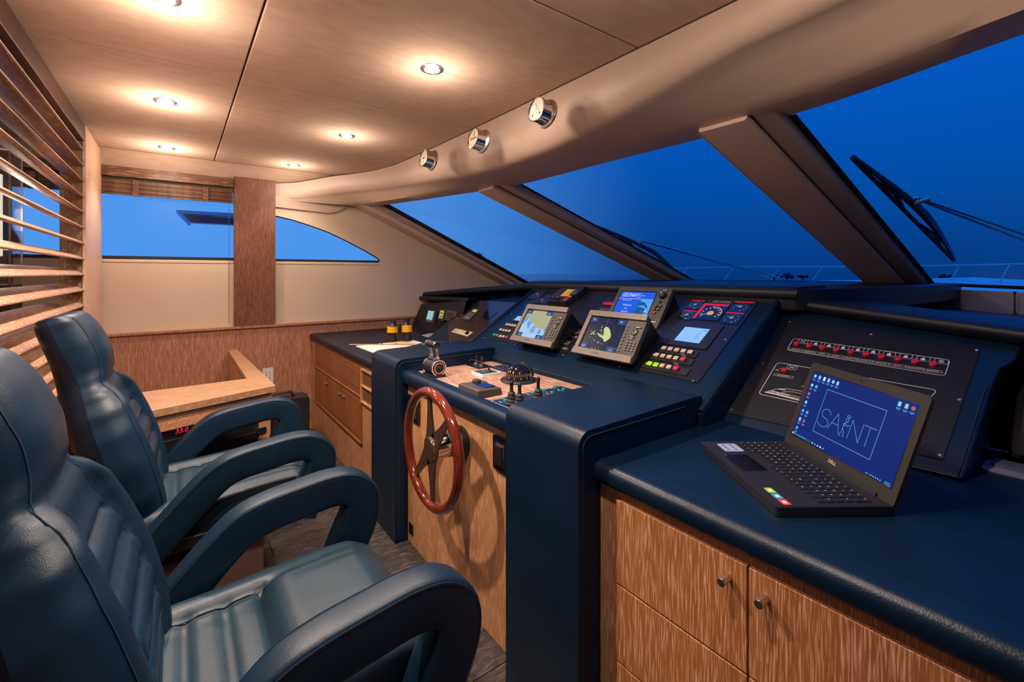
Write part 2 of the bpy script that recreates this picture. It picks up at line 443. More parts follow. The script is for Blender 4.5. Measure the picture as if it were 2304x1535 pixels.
# ---- ceiling: padded suede panels with open seams
ce = sroot('ceiling', 'ceiling of padded taupe suede panels')
MB().box(-3.1, 1.85, -1.0, 4.4, 2.212, 2.25, gap_dark).build('ceiling_backing', ce)
CX_ = [-3.1, -1.75, -0.47, 0.222, 1.60]
CY_ = [-1.0, -0.06, 1.105, 2.29, 3.375, 4.10]
for a, b in zip(CX_, CX_[1:]):
    for c, d in zip(CY_, CY_[1:]):
        g = 0.003
        MB().box(a + g, b - g, c + g, d - g, 2.2, 2.216, suede).build('panel', ce, bev=0.005, seg=2)
def cove(u, v):
    return (-3.1 + 4.4 * u, 4.10 + 0.16 * v, 2.2 - 0.105 * (v ** 1.6))
MB().grid(cove, 10, 8, suede).build('edge_cove', ce)

# ---- forward ceiling beam: lit face, rounded nose, flat underside running to the glass head
ST = [((1.12, -0.98, 2.2), (1.405, -0.98, 1.95)), ((1.36, -0.30, 2.2), (1.59, -0.30, 1.95)), ((1.395, 0.20, 2.2), (1.722, 0.20, 1.95)),
      ((1.40, 0.75, 2.2), (1.87, 0.75, 1.95)), ((1.40, 1.66, 2.2), (1.87, 1.66, 1.95)), ((1.398, 2.35, 2.2), (1.87, 2.40, 1.95)),
      ((1.392, 2.75, 2.2), (1.81, 2.75, 1.95)), ((1.385, 3.0, 2.2), (1.735, 3.0, 1.951)), ((1.365, 3.4, 2.2), (1.63, 3.40, 1.953)),
      ((1.30, 3.70, 2.2), (1.55, 3.70, 1.955)), ((1.19, 3.93, 2.197), (1.48, 3.95, 1.957)), ((1.06, 4.08, 2.185), (1.42, 4.11, 1.958)),
      ((0.93, 4.165, 2.155), (1.22, 4.20, 1.96)), ((0.80, 4.215, 2.125), (1.00, 4.24, 1.963)), ((0.62, 4.245, 2.10), (0.655, 4.262, 1.967))]
def catm(L, t):
    i = min(int(t), len(L) - 2); f = t - i
    P = [V(L[max(0, min(len(L) - 1, k))]) for k in (i - 1, i, i + 1, i + 2)]
    a, b, c, d = P
    return 0.5 * ((2 * b) + (c - a) * f + (2 * a - 5 * b + 4 * c - d) * f * f + (3 * b - a - 3 * c + d) * f ** 3)
# the nose of the beam hangs lowest amidships and lifts towards both ends
NOSE = [(-1.0, .095), (0.2, .10), (0.75, .125), (1.2, .19), (1.66, .235), (2.0, .245), (2.4, .232), (2.75, .205), (3.0, .19), (3.4, .168), (3.7, .155), (3.95, .145), (4.3, .13)]
def nose(y):
    for (a, p), (b, q) in zip(NOSE, NOSE[1:]):
        if y <= b: return p + (q - p) * max(0, (y - a) / (b - a))
    return .13
FACE = [(0, 0), (0.002, .18), (0.005, .36), (0.010, .54), (0.018, .70), (0.030, .84), (0.046, .945), (0.066, 1.01), (0.092, 1.045)]
def beam(u, v):
    t = u * (len(ST) - 1)
    A = catm([s[0] for s in ST], t); G = catm([s[1] for s in ST], t)
    d = V((G.x - A.x, G.y - A.y, 0)); L = max(d.length, 1e-4); d /= L
    H = A.z - G.z; hc = min(nose(A.y), H * 0.97); s = min(1, L / 0.42)
    n = len(FACE); i = int(round(v * (n + 5)))
    if i < n: h, z = FACE[i][0] * s, FACE[i][1] * hc
    elif i < n + 4:
        f = (i - n + 1) / 4; h0, z0 = FACE[-1][0] * s, FACE[-1][1] * hc; h1 = max(L - 0.15, h0 + 0.02 * s)
        h = h0 + (h1 - h0) * f; z = z0 + (max(H * 0.99, z0) - z0) * f
    elif i == n + 4: h, z = L, H
    else: h, z = L + 0.02, -0.3 * H
    return A + d * h + V((0, 0, -z))
bm_ = MB().grid(beam, (len(ST) - 1) * 5, len(FACE) + 5, cream).build('trim_1', angle=50)
struct(bm_, 'curved cream leather beam across the ceiling above the windscreen')
def seam_pt(t):
    A = catm([s[0] for s in ST], t); return A + V((-0.002, 0, 0.0))
sm = MB().tube([seam_pt(k * 0.2) for k in range(0, 5 * (len(ST) - 1) + 1)], 0.0035, gap_dark, 5).build('seam_cord', bm_)

# ---- port wall
wl = sroot('wall_left', 'port wall in cream fabric above a limed oak wainscot')
def wp(pts, m=wallcloth, y0=YW, y1=YW + 0.05, name='fabric_panel', **k):
    mb = MB(); xz_prism(mb, pts, y0, y1, m); return mb.build(name, wl, **k)
wp([(-3.1, 0), (-0.435, 0), (-0.435, 1.45), (-3.1, 1.45)])
wp([(-0.435, 0), (0.36, 0), (0.36, 1.45), (-0.435, 1.45)])
wp([(0.36, 0), (3.35, 0), (3.35, 1.155), (2.65, 1.45), (0.36, 1.45)])
WC = [(0.66, 1.835), (0.80, 1.808), (0.95, 1.765), (1.09, 1.718), (1.245, 1.648), (1.40, 1.572), (1.515, 1.508), (1.553, 1.482), (1.560, 1.468), (1.552, 1.455), (1.535, 1.45)]
wp(WC + [(2.65, 1.45), (1.42, 1.965), (1.28, 2.02), (0.66, 2.02)])
wp([(-3.1, 2.0), (1.3, 2.0), (1.3, 2.3), (-3.1, 2.3)])
wp([(-3.1, 1.45), (-1.62, 1.45), (-1.62, 2.0), (-3.1, 2.0)])
mb = MB(); xz_prism(mb, [(-3.1, 0), (0.955, 0), (2.05, 0), (2.05, 0.905), (-3.1, 0.905)], YW - 0.02, YW, oak_red)
mb.build('wainscot', wl)
MB().box(-3.1, 2.1, YW - 0.035, YW, 0.903, 0.928, oak_red).build('cap_rail', wl, bev=0.006)
mb = MB(); xz_prism(mb, [(0.36, 0.925), (0.655, 0.925), (0.655, 2.12), (0.36, 2.12)], YW - 0.035, YW + 0.02, oak_col)
mb.build('oak_column', wl, bev=0.003)
mb = MB(); xz_prism(mb, [(-1.12, 0.925), (-0.86, 0.925), (-0.86, 2.12), (-1.12, 2.12)], YW - 0.035, YW + 0.02, oak_dark)
mb.build('oak_column', wl, bev=0.003)
# raised lip along the bottom of the windscreen-side panel
lipw = [(0.62, 1.985), (0.95, 1.955), (1.10, 1.945), (1.2, 1.96)]
mb = MB(); xz_prism(mb, [(0.655, 1.955), (0.655, 1.905), (1.08, 1.885), (1.16, 1.905), (1.30, 1.985), (1.28, 2.0), (0.655, 2.0)], YW - 0.02, YW + 0.01, cream)
mb.build('head_panel', wl, bev=0.006)

def port_window(n, label, pts, seal_pts):
    r = sroot('window_%d' % n, label)
    mb = MB(); xz_prism(mb, pts, YW + 0.045, YW + 0.055, hazy_glass); mb.build('glass', r)
    mb = MB()
    for (x0, z0, x1, z1) in seal_pts: mb.box(x0, x1, YW + 0.005, YW + 0.044, z0, z1, rubber)
    mb.build('seal', r)
    return r
w1 = port_window(1, 'wide port side window under the wooden blind', [(-0.44, 1.44), (0.40, 1.44), (0.40, 2.1), (-0.44, 2.1)], [(-0.425, 1.445, 0.36, 1.474)])
port_window(3, 'port window beyond the slatted screen', [(-0.9, 1.44), (-0.43, 1.44), (-0.43, 2.1), (-0.9, 2.1)], [(-0.86, 1.445, -0.44, 1.474)])
port_window(6, 'aft port window behind the dark column', [(-1.66, 1.44), (-1.1, 1.44), (-1.1, 2.1), (-1.66, 2.1)], [(-1.62, 1.445, -1.12, 1.474)])
w2 = port_window(2, 'tapering port side window ahead of the oak column', [(0.64, 1.44), (1.6, 1.44), (1.6, 1.5), (0.64, 1.86)], [(0.655, 1.448, 1.545, 1.470)])
mb = MB(); mb.tube([(x, YW + 0.02, z) for x, z in WC], 0.007, rubber, 6); mb.build('seal', w2)
# sill ledges of cream cloth under the two windows
for a, b in ((-0.425, 0.36), (0.655, 1.56)):
    MB().box(a, b, YW - 0.004, YW + 0.02, 1.425, 1.448, wallcloth).build('sill', wl, bev=0.006)

# ---- starboard and aft walls (behind the camera)
wr = sroot('wall_right', 'starboard wall behind the camera')
MB().box(-3.1, 3.3, -1.05, -0.98, 0, 1.45, wallcloth).build('fabric_panel', wr)
MB().box(-3.1, 1.4, -1.05, -0.98, 1.95, 2.3, wallcloth).build('fabric_panel', wr)
MB().box(-3.1, -1.6, -1.05, -0.98, 1.45, 1.95, oak_red).build('oak_column', wr)
r = sroot('window_7', 'starboard side window')
MB().box(-1.6, 1.5, -1.04, -1.03, 1.45, 1.95, glass).build('glass', r)
wb = sroot('wall_back', 'aft bulkhead behind the camera')
MB().box(-3.15, -3.1, -1.05, 4.3, 0, 2.3, oak_red).build('oak_panel', wb)

# ---- windscreen: three raked panes, two broad mullions, port corner post
def gz(x): return 1.95 - 0.325 * (x - 1.87)
T = [(1.405, -0.98, 1.95), (1.87, 0.94, 1.95), (1.87, 2.66, 1.95), (1.44, 4.10, 1.96)]
B = [(3.02, -0.98, 1.215), (4.0, 0.94, 1.258), (4.0, 2.66, 1.258), (3.09, 4.10, 1.22)]
def pane(n, i, label):
    r = sroot('window_%d' % n, label)
    t0, t1, b0, b1 = V(T[i]), V(T[i + 1]), V(B[i]), V(B[i + 1])
    nn = (t1 - t0).cross(b0 - t0).normalized()
    if nn.z < 0: nn = -nn
    q = [t0, t1, b1, b0]
    mb = MB(); vs = [p + nn * 0.02 for p in q] + [p + nn * 0.028 for p in q]
    mb.add(vs, [(0, 1, 2, 3), (7, 6, 5, 4), (0, 4, 5, 1), (1, 5, 6, 2), (2, 6, 7, 3), (3, 7, 4, 0)], glass)
    mb.build('glass', r)
    # black frit band along the edges, inside face
    mb = MB(); fr = 0.055
    c = sum(q, V()) / 4
    def edge(a, b, wd):
        d = (b - a).normalized(); inn = nn.cross(d)
        if (c - a).dot(inn) < 0: inn = -inn
        mb.add([a + nn * 0.018, b + nn * 0.018, b + nn * 0.018 + inn * wd, a + nn * 0.018 + inn * wd], [(0, 1, 2, 3)], rubber)
    edge(b0, b1, 0.05)
    edge(t0, b0, 0.03); edge(t1, b1, 0.165 + 0.03)
    mb.build('frit', r)
    return r
pane(4, 1, 'middle windscreen pane over the helm')
pane(5, 0, 'starboard windscreen pane with the raised wiper')
pane(8, 2, 'port windscreen pane beside the corner post')
def bar(name, top, bot, prof, m, parent=None, e0=0.12, e1=0.5):
    a, b = V(top), V(bot); d = (b - a).normalized()
    y = V((0, 1, 0)); n = d.cross(y).normalized()
    if n.z > 0: n = -n
    y = n.cross(d).normalized()
    if y.y < 0: y = -y
    a = a - d * e0; b = b + d * e1
    vs = [a + y * p + n * q for p, q in prof] + [b + y * p + n * q for p, q in prof]
    k = len(prof)
    mb = MB(); mb.add(vs, [(i, (i + 1) % k, k + (i + 1) % k, k + i) for i in range(k)] + [tuple(range(k)), tuple(range(2 * k - 1, k - 1, -1))], m)
    return mb.build(name, parent)
for n, i, lab in ((2, 1, 'broad raked cream mullion between the middle and starboard panes'), (3, 2, 'raked cream mullion between the middle and port panes')):
    r = sroot('trim_%d' % n, lab)
    bar('mullion_box', T[i], B[i], [(-0.075, -0.02), (-0.075, 0.050), (-0.067, 0.058), (0.115, 0.058), (0.123, 0.050), (0.123, -0.02)], pillar_cream, r)
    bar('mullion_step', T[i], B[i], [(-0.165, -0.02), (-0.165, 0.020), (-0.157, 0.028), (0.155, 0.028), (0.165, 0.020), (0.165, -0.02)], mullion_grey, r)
    bar('mullion_bead', T[i], B[i], [(-0.081, 0.02), (-0.081, 0.031), (-0.078, 0.034), (-0.072, 0.031), (-0.072, 0.02)], gap_dark, r)
r = sroot('trim_4', 'cream corner post at the port end of the windscreen')
bar('corner_post', (1.44, 4.12, 1.96), (3.09, 4.12, 1.22), [(-0.07, -0.02), (-0.07, 0.04), (-0.06, 0.05), (0.11, 0.05), (0.12, 0.04), (0.12, -0.02)], pillar_cream, r, 0.2, 0.12)
bar('post_step', (1.44, 4.12, 1.96), (3.09, 4.12, 1.22), [(-0.13, -0.02), (-0.13, 0.012), (-0.06, 0.02), (-0.06, -0.02)], mullion_grey, r, 0.2, 0.12)
# front sill below the glass
wf = sroot('wall_front', 'low cream sill under the windscreen')
mb = MB()
for (a, b) in zip(B, B[1:]):
    mb.add([(a[0], a[1], 0.5), (b[0], b[1], 0.5), (b[0], b[1], b[2] + 0.0), (a[0], a[1], a[2] + 0.0)], [(0, 1, 2, 3)], cream)
mb.build('sill_panel', wf)

# ================================================================== OUTSIDE
sea = MB().poly([(-900, -900, -3.2), (1500, -900, -3.2), (1500, 1500, -3.2), (-900, 1500, -3.2)], sea_m).build('sea')
struct(sea, 'dark blue harbour water')
fd = MB()
DK = [(3.95, 4.3, 3.6), (5.5, 4.1, 3.6), (7.5, 3.5, 2.7), (9.5, 2.7, 1.6), (11.5, 1.75, 0.15)]
fd.grid(lambda u, v: ((lambda x, hw: (x, 1.66 + (2 * v - 1) * hw, 1.19 + 0.012 * (x - 3.9) - 0.05 * (2 * v - 1) ** 2))(3.95 + 7.6 * u, 2.9 * max(0.02, 1 - u ** 2.2) ** 0.8)), 16, 10, gel_white)
struct(fd.build('deck'), 'white foredeck of the yacht')
# bow rail
rail = thing('bow_rail', 'thin steel bow rail on slanting stanchions round the foredeck', 'rail', (8, 1.6, 1.2))
rp_ = [atD(1490, 605, 6.2), atD(1560, 602, 6.6), atD(1660, 600, 7.2), atD(1780, 600, 7.4), atD(1900, 600, 7.3), atD(2040, 598.5, 6.8), atD(2180, 596, 6.2), atD(2330, 593, 5.6)]
rl = [p - V((8, 1.6, 1.2)) for p in bez(rp_, 6)]
MB().tube(rl, 0.011, steel, 8).build('top_rail', rail)
for px, D in ((1548, 6.5), (1652, 7.1), (1756, 7.4), (1852, 7.3), (2160, 6.3), (2272, 5.8)):
    t = atD(px, 600 if px < 2000 else 597, D); b = atD(px - 26, 634 if px < 2000 else 640, D - 0.15)
    MB().tube([t - V((8, 1.6, 1.2)), b - V((8, 1.6, 1.2))], 0.009, steel, 6).build('stanchion', rail)
# neighbouring yacht seen through the port window
ny = thing('moored_yacht', 'blurred white flybridge yacht moored outside the port window', 'yacht', (4.2, 9.6, 0))
def nyb(name, pts, y0, y1, m):
    mb = MB(); xz_prism(mb, [(x - 4.2, z) for x, z in pts], y0 - 9.6, y1 - 9.6, m); return mb.build(name, ny, bev=0.02)
def q9(x, y): p = atY(x, y, 9.0); return (p.x, p.z)
nyb('hull', [(-7, -3), (1.25, -3), (1.6, 1.2), (-7, 1.2)], 9.3, 13.5, gel_white)
nyb('cabin', [(0.92, 1.2), (1.34, 1.2), (1.34, 2.3), (0.92, 2.3)], 9.3, 9.6, gel_white)
nyb('window_band', [q9(428, 498), q9(408, 479), (1.32, q9(408, 480)[1] - 0.02), (1.32, q9(428, 498)[1])], 9.2, 9.4, yacht_glass)
nyb('flybridge', [q9(425, 500), q9(395, 470), (1.34, q9(396, 472)[1] + 0.03), (1.34, q9(396, 476)[1]), q9(410, 478), q9(432, 500)], 9.15, 9.6, gel_white)
# distant trees on the shore
for k, (px, wd, hh) in enumerate(((1770, 24, 11), (1806, 18, 8), (1742, 13, 7), (2128, 20, 9))):
    D = 260; c = atD(px, 626, D)
    t = thing('distant_tree', ['dark round tree clump low on the horizon ahead', 'smaller dark tree just starboard of the round clump', 'smallest dark tree at the port end of the clump', 'lone dark tree low behind the starboard bow rail'][k], 'tree', c)
    mb = MB(); s = D / 1024
    for j in range(9):
        rx = random.uniform(-wd, wd) * 0.75 * s; rz = random.uniform(0.25, 0.8) * hh * s; rr = random.uniform(0.28, 0.5) * hh * s
        mb.lathe([(0, -rr), (rr * 0.7, -rr * 0.7), (rr, 0), (rr * 0.72, rr * 0.68), (0, rr)], tree_leaf, 8, (rx, random.uniform(-2, 2), rz))
    mb.build('crown', t)
    MB().cyl(0, 0, -2.5, hh * s * 0.4, 0.4, tree_leaf, 6).build('trunk', t)

# ---- windscreen wipers, on the outside of the glass
def wiper(label, plane_p, plane_n, a, b, clip, arm_end, arm_w=0.012):
    P = lambda x, y: hit(x, y, plane_p, plane_n)
    A, Bv, Cp, E = P(*a), P(*b), P(*clip), P(*arm_end)
    r = thing('windscreen_wiper', label, 'wiper', Cp)
    n = V(plane_n).normalized(); d = (Bv - A).normalized(); side = n.cross(d).normalized()
    L = (Bv - A).length
    mid = (A + Bv) / 2; off = (Cp - mid).dot(side)
    sgn = 1 if off > 0 else -1
    mb = MB()
    mb.tube([A - Cp, Bv - Cp], 0.010, rubber, 6)
    mb.build('rubber_blade', r)
    mb = MB(); pts = []
    for k in range(13):
        t = k / 12; h = abs(off) * 0.9 * (1 - abs(2 * t - 1) ** 1.5)
        pts.append(A + (Bv - A) * t + side * sgn * h + n * 0.008 - Cp)
    mb.tube(pts, 0.008, blk, 6, radii=[0.008 + 0.013 * (1 - abs(k / 6 - 1)) for k in range(13)])
    for t0, t1 in ((0.18, 0.42), (0.58, 0.82)):
        q = [A + (Bv - A) * (t0 + (t1 - t0) * k / 6) + side * sgn * abs(off) * 0.35 * math.sin(PI * k / 6) + n * 0.004 - Cp for k in range(7)]
        mb.tube(q, 0.008, blk, 5)
    mb.build('blade_bracket', r)
    MB().tube([Cp - Cp, side * sgn * 0.055 + n * 0.02], 0.011, steel, 8).build('clip', r)
    mb = MB(); e = E - Cp
    for s in (-1, 1): mb.tube([side * s * 0.006 + n * 0.03, e + side * s * 0.035 + n * 0.03], 0.006, steel, 6)
    mb.build('arm', r)
    return r
nC = (0.309, 0, 0.951)
v1 = V(T[1]) - V(T[0]); v2 = V(B[1]) - V(T[1]); nR = v1.cross(v2).normalized(); nR = nR if nR.z > 0 else -nR
v1 = V(T[3]) - V(T[2]); v2 = V(B[2]) - V(T[2]); nL = v1.cross(v2).normalized(); nL = nL if nL.z > 0 else -nL
wiper('black wiper standing upright across the starboard windscreen pane', V(T[1]) + nR * 0.05, nR, (1918, 356), (2146, 586), (2057, 458), (2420, 590))
wiper('black wiper lying along the mullion at the foot of the middle pane', V(T[1]) + V(nC) * 0.05, nC, (1345, 512), (1522, 616), (1437, 548), (1742, 632))
wiper('small black wiper low on the port windscreen pane', V(T[2]) + nL * 0.05, nL, (1010, 545), (1132, 620), (1075, 575), (1158, 652))
# ================================================================== LIGHTS OF THE ROOM
def downlight(x, y, label, beam_w=SPOT_W, cone=118, wide_w=0, tilt=0):
    r = thing('downlight', label, 'light', (x, y, 2.2), 'ceiling downlights')
    MB().lathe([(0.030, -0.001), (0.032, -0.006), (0.044, -0.006), (0.049, -0.003), (0.050, 0.0)], steel, 28).build('trim_ring', r)
    MB().lathe([(0.0, -0.016), (0.012, -0.0145), (0.022, -0.010), (0.028, -0.004), (0.030, 0.0)], bulb_m, 20).build('bulb', r)
    def lamp(name, kind, W, z, size=118, blend=0.55, soft=0.03, t=0):
        l = bpy.data.lights.new(name, kind); l.energy = W; l.color = SPOT_COL; l.shadow_soft_size = soft
        if kind == 'SPOT': l.spot_size = math.radians(size); l.spot_blend = blend
        o = bpy.data.objects.new(name, l); COL.objects.link(o); o.parent = r; o.location = (0, 0, z); o.rotation_euler = (0, -math.radians(t), 0)
    lamp('downlight_beam', 'SPOT', beam_w, -0.03, cone)
    if wide_w: lamp('downlight_halo', 'SPOT', wide_w, -0.03, 156, 0.45, 0.07, tilt)
    lamp('downlight_spill', 'POINT', SPILL_W * (1.5 if x < 0.2 else 1.0), -0.13, soft=0.05)
downlight(0.852, 1.722, 'large bright ceiling downlight nearest the three chrome gauges', 62, 118, 20, 16)
downlight(0.84, 2.867, 'ceiling downlight between the big bright one and the port corner, helm side', 22, 118, 16, 14)
downlight(0.736, 3.90, 'ceiling downlight above the oak column at the port wall', 15)
downlight(-0.05, 2.827, 'larger of the two downlights on the panel beside the slatted screen', 52)
downlight(-0.061, 3.86, 'downlight over the roman blind near the slatted screen post', 25)
downlight(-0.038, 1.762, 'downlight cut by the top edge of the photo', 125)
downlight(0.85, 0.58, 'downlight over the starboard counter, outside the photo', 8, 118, 14, 16)
downlight(0.30, 0.70, 'downlight ahead of the nearest chair, outside the photo', 60)
downlight(-1.2, 2.9, 'added unseen downlight behind the slatted screen, near the port side', 30)  # no lamp seen here; added to raise the ambient light
downlight(-1.2, 1.4, 'added unseen downlight behind the slatted screen, amidships', 30)  # second added lamp, helps brighten the ceiling from aft

# ================================================================== CONSOLE
Yc = 1.695                                                       # helm centre line
# ---- starboard counter and cabinet
cab = thing('starboard_cabinet', 'limed oak cabinet under the navy counter with the laptop', 'cabinet', (0.955, 0.885, 0))
OX = V((0.955, 0.885, 0))
Lc = Matrix.Translation(-OX)
MB(Lc).box(0.958, 1.62, -0.975, 0.884, 0.0, 0.772, oak_z).build('carcass', cab)
cols = [(0.819, 0.4705), (0.4665, 0.115), (0.111, -0.24), (-0.244, -0.60)]
for ci, (a, b) in enumerate(cols):
    for (z0, z1) in ((0.522, 0.745), (0.315, 0.518), (0.06, 0.311)):
        d = MB(Lc).box(0.946, 0.962, b, a, z0, z1, oak_door).build('drawer', cab, bev=0.002)
        if z1 == 0.745 and ci < 2:
            ky, kz = ((0.508, 0.703), (0.432, 0.702))[ci]
            MK = Matrix.Translation(-OX) @ Matrix.Translation((0.946, ky, kz)) @ Matrix.Rotation(-PI / 2, 4, 'Y')
            MB(MK).lathe([(0.0075, 0), (0.0075, 0.024), (0.0085, 0.025), (0.0085, 0.031), (0.008, 0.032), (0, 0.032)], steel, 24).build('knob', d)
ctop = MB()
prof = [(1.96, 0.80), (1.96, 0.826), (1.02, 0.826)] + [(x, z) for x, z in arc(0.955, 0.801, 0.026, 90, 180, 7)] + arc(0.947, 0.789, 0.018, 180, 270, 5) + [(1.02, 0.773), (1.96, 0.773)]
xz_prism(ctop, [(x, z) for x, z in prof], -0.975, 0.884, blue_hide)
co = ctop.build('counter', None, bev=0.004)
co.location = (0, 0, 0)
tag(co, 'navy upholstered counter top with rolled edge that carries the laptop', 'counter')
mb = MB(); mb.box(1.012, 1.0145, -0.97, 0.88, 0.8255, 0.8266, black_hide); mb.build('seam', co)

# ---- padded uprights either side of the helm
def upright(y0, y1, label):
    pr = [(0.872, 0.0)] + arc(0.917, 0.872, 0.045, 180, 90, 8) + [(1.36, 0.925)] + arc(1.455, 0.905, 0.02, 95, 0, 4) + [(1.44, 0.86), (1.40, 0.80), (1.40, 0.0)]
    mb = MB(); xz_prism(mb, [(x - 0.872, z) for x, z in pr], -(y1 - y0) / 2, (y1 - y0) / 2, blue_hide)
    o = mb.build('padded_upright', None, bev=0.016, seg=4); o.location = (0.872, (y0 + y1) / 2, 0)
    tag(o, label, 'console')
    for s in (-1, 1):
        h = s * ((y1 - y0) / 2 + 0.0005)
        pts = [(-0.002 + 0.02, h * 0.0 + s * ((y1 - y0) / 2 + 0.0005), 0.02), (0.018, h, 0.86)] + [(x - 0.872, h, z) for x, z in arc(0.924, 0.865, 0.036, 180, 90, 6)] + [(0.50, h, 0.903)]
        MB().tube(pts, 0.0016, thread, 4).build('stitching', o)
    return o
upright(0.885, 1.222, 'navy padded upright between the helm and the laptop counter')
upright(2.169, 2.513, 'navy padded upright between the helm and the port counter')

# ---- helm cabinet: oak front, padded edge, pale oak deck
helm = thing('helm_cabinet', 'limed oak helm cabinet behind the steering wheel', 'cabinet', (0.94, Yc, 0))
OH = Matrix.Translation((-0.94, -Yc, 0))
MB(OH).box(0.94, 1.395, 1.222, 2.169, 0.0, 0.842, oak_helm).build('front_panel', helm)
pr = [(0.93, 0.80)] + arc(0.925, 0.812, 0.022, 200, 150, 4) + arc(0.93, 0.842, 0.022, 160, 90, 5) + [(0.975, 0.8655), (0.975, 0.80)]
pr = arc(0.926, 0.815, 0.022, 270, 180, 5) + arc(0.930, 0.836, 0.026, 180, 90, 6) + [(0.972, 0.859), (0.972, 0.793)]
mb = MB(OH @ Matrix.Identity(4)); mb.M = OH @ XZ; mb.prism(pr, -2.172, -1.219, blue_hide); mb.build('padded_edge', helm, bev=0.004)
DZ = 0.847
MB(OH).box(0.970, 1.447, 1.222, 2.169, 0.838, DZ, oak_deck).build('deck', helm)
MB(OH).box(0.9375, 0.9405, 2.105, 2.155, 0.045, 0.10, blk).build('vent', helm, bev=0.001)

def rocker(px0, px1, py0, py1, label):
    a = atX(px0, py0, 0.94); b = atX(px1, py1, 0.94); c = (a + b) / 2; hy = abs(a.y - b.y) / 2; hz = 0.062
    r = thing('switch_plate', label, 'switch', (0.94, c.y, c.z))
    MB(Matrix(((0, 0, -1, 0), (-1, 0, 0, 0), (0, 1, 0, 0), (0, 0, 0, 1)))).prism(rrect(-hy, hy, -hz, hz, 0.008), 0, 0.010, blk_gloss).build('plate', r, bev=0.003)
    MB().box(-0.014, -0.008, -hy * 0.62, hy * 0.62, -0.040, 0.040, chrome).build('rim', r, bev=0.002)
    MB().box(-0.020, -0.012, -hy * 0.5, hy * 0.5, -0.034, 0.034, blk).build('rocker', r, bev=0.003)
    return r
rocker(919, 946, 895, 945, 'black switch plate on the oak helm front behind the wheel rim')
rocker(1114, 1146, 985, 1060, 'black rocker switch with metal rim on the helm front beside the navy upright')

# ---- dashboard faces
DASH = Frame((1.44, Yc, 0.865), 0.62)
RW = Frame((1.57, 0.55, 0.826), 0.727)
LW = Frame((1.57, 3.0, 0.826), 0.727)
DECK = Frame((1.2, Yc, DZ), u=(0, -1, 0), v=(1, 0, 0))
CNT = Frame((1.3, 0.5, 0.8265), u=(0, -1, 0), v=(1, 0, 0))
dash = thing('dashboard', 'navy upholstered centre dashboard carrying the instrument panels', 'dashboard', (1.44, Yc, 0.0))
OD_ = Matrix.Translation((-1.44, -Yc, 0))
mb = MB(); mb.M = OD_ @ XZ
mb.prism([(1.445, 0.80), (1.445, 0.868), (2.055, 1.246), (2.30, 1.246), (2.30, 0.80)], -2.515, -0.865, blue_hide)
mb.build('sloping_face', dash, bev=0.003, seg=2)
for y in (2.50, 0.88):                                             # padded side rails
    q = [V((1.45, y, 0.868)) + V((0.5 * k / 8 * 1.19, 0, 0.62 * 0.5 * k / 8 * 1.19)) + V((0, 0, 0.003)) - V((1.44, Yc, 0)) for k in range(9)]
    MB().tube(q, 0.014, blue_hide, 8).build('side_rail', dash)
# overhanging lip and shelf
lipp = arc(2.045, 1.262, 0.033, 270, 90, 8) + [(2.3, 1.297), (2.3, 1.225)]
mb = MB(); mb.M = OD_ @ XZ; mb.prism(lipp, -2.535, -0.80, black_hide); mb.build('padded_lip', dash, bev=0.006)
sh = [(2.02, 2.53), (2.02, 0.80), (2.10, 0.72), (2.35, 0.66), (2.7, 0.62), (3.2, 0.60), (3.9, 0.62), (3.93, 2.6), (2.9, 2.7)]
MB(OD_).prism(sh, 1.20, 1.286, black_hide).build('top_shelf', dash, bev=0.02, seg=3)

# ---- starboard wing
def wing_pt(F, x, y): u, v = F.uv(x, y); return F.P(u, v)
wing = thing('starboard_wing', 'navy sloping wing of the dashboard behind the laptop, with the alarm panel', 'dashboard', (1.57, 0.55, 0.826))
OW = V((1.57, 0.55, 0.826))
c = [wing_pt(RW, 1598, 944), wing_pt(RW, 1765, 690), wing_pt(RW, 2304, 770), wing_pt(RW, 2288, 812), wing_pt(RW, 2252, 832), wing_pt(RW, 2234, 870), wing_pt(RW, 2168, 1082)]
# the port edge runs straight under the centre dash
c[0] = V((1.555, 0.868, RW.o.z + 0.727 * (1.555 - 1.57))); c[1] = V((2.094, 0.868, 1.207))
back = [p + V((0.5 if i in (1, 2) else 0.45, 0, 0)) for i, p in enumerate(c)]
mb = MB(); n = len(c)
mb.add([p - OW for p in c] + [V((max(p.x + 0.02, 2.3) if i not in (3, 4, 5, 6) else 2.3, p.y, p.z)) - OW for i, p in enumerate(c)],
       [tuple(range(n - 1, -1, -1))] + [(i, (i + 1) % n, n + (i + 1) % n, n + i) for i in range(n)], blue_hide)
mb.build('sloping_face', wing, bev=0.008, seg=3)
l0 = c[1] + V((0, 0, 0.018)); l1 = c[2] + V((0, 0, 0.018)); l2 = l1 + (l1 - l0) * 1.4
def loft2(prof, A, Bq, m, name, parent, O, bev=0.004):
    mb = MB(); k = len(prof)
    vs = [A + V((dx, 0, dz)) - O for dx, dz in prof] + [Bq + V((dx, 0, dz)) - O for dx, dz in prof]
    mb.add(vs, [(i, (i + 1) % k, k + (i + 1) % k, k + i) for i in range(k)], m, True)
    mb.add(vs, [tuple(range(k - 1, -1, -1)), tuple(range(k, 2 * k))], m)
    return mb.build(name, parent, bev=bev)
lp = arc(-0.012, 0, 0.026, 270, 110, 7) + [(0.02, 0.028), (0.3, 0.024), (0.3, -0.03)]
loft2(lp, V((l0.x, 0.865, l0.z)), l2, black_hide, 'padded_lip', wing, OW)
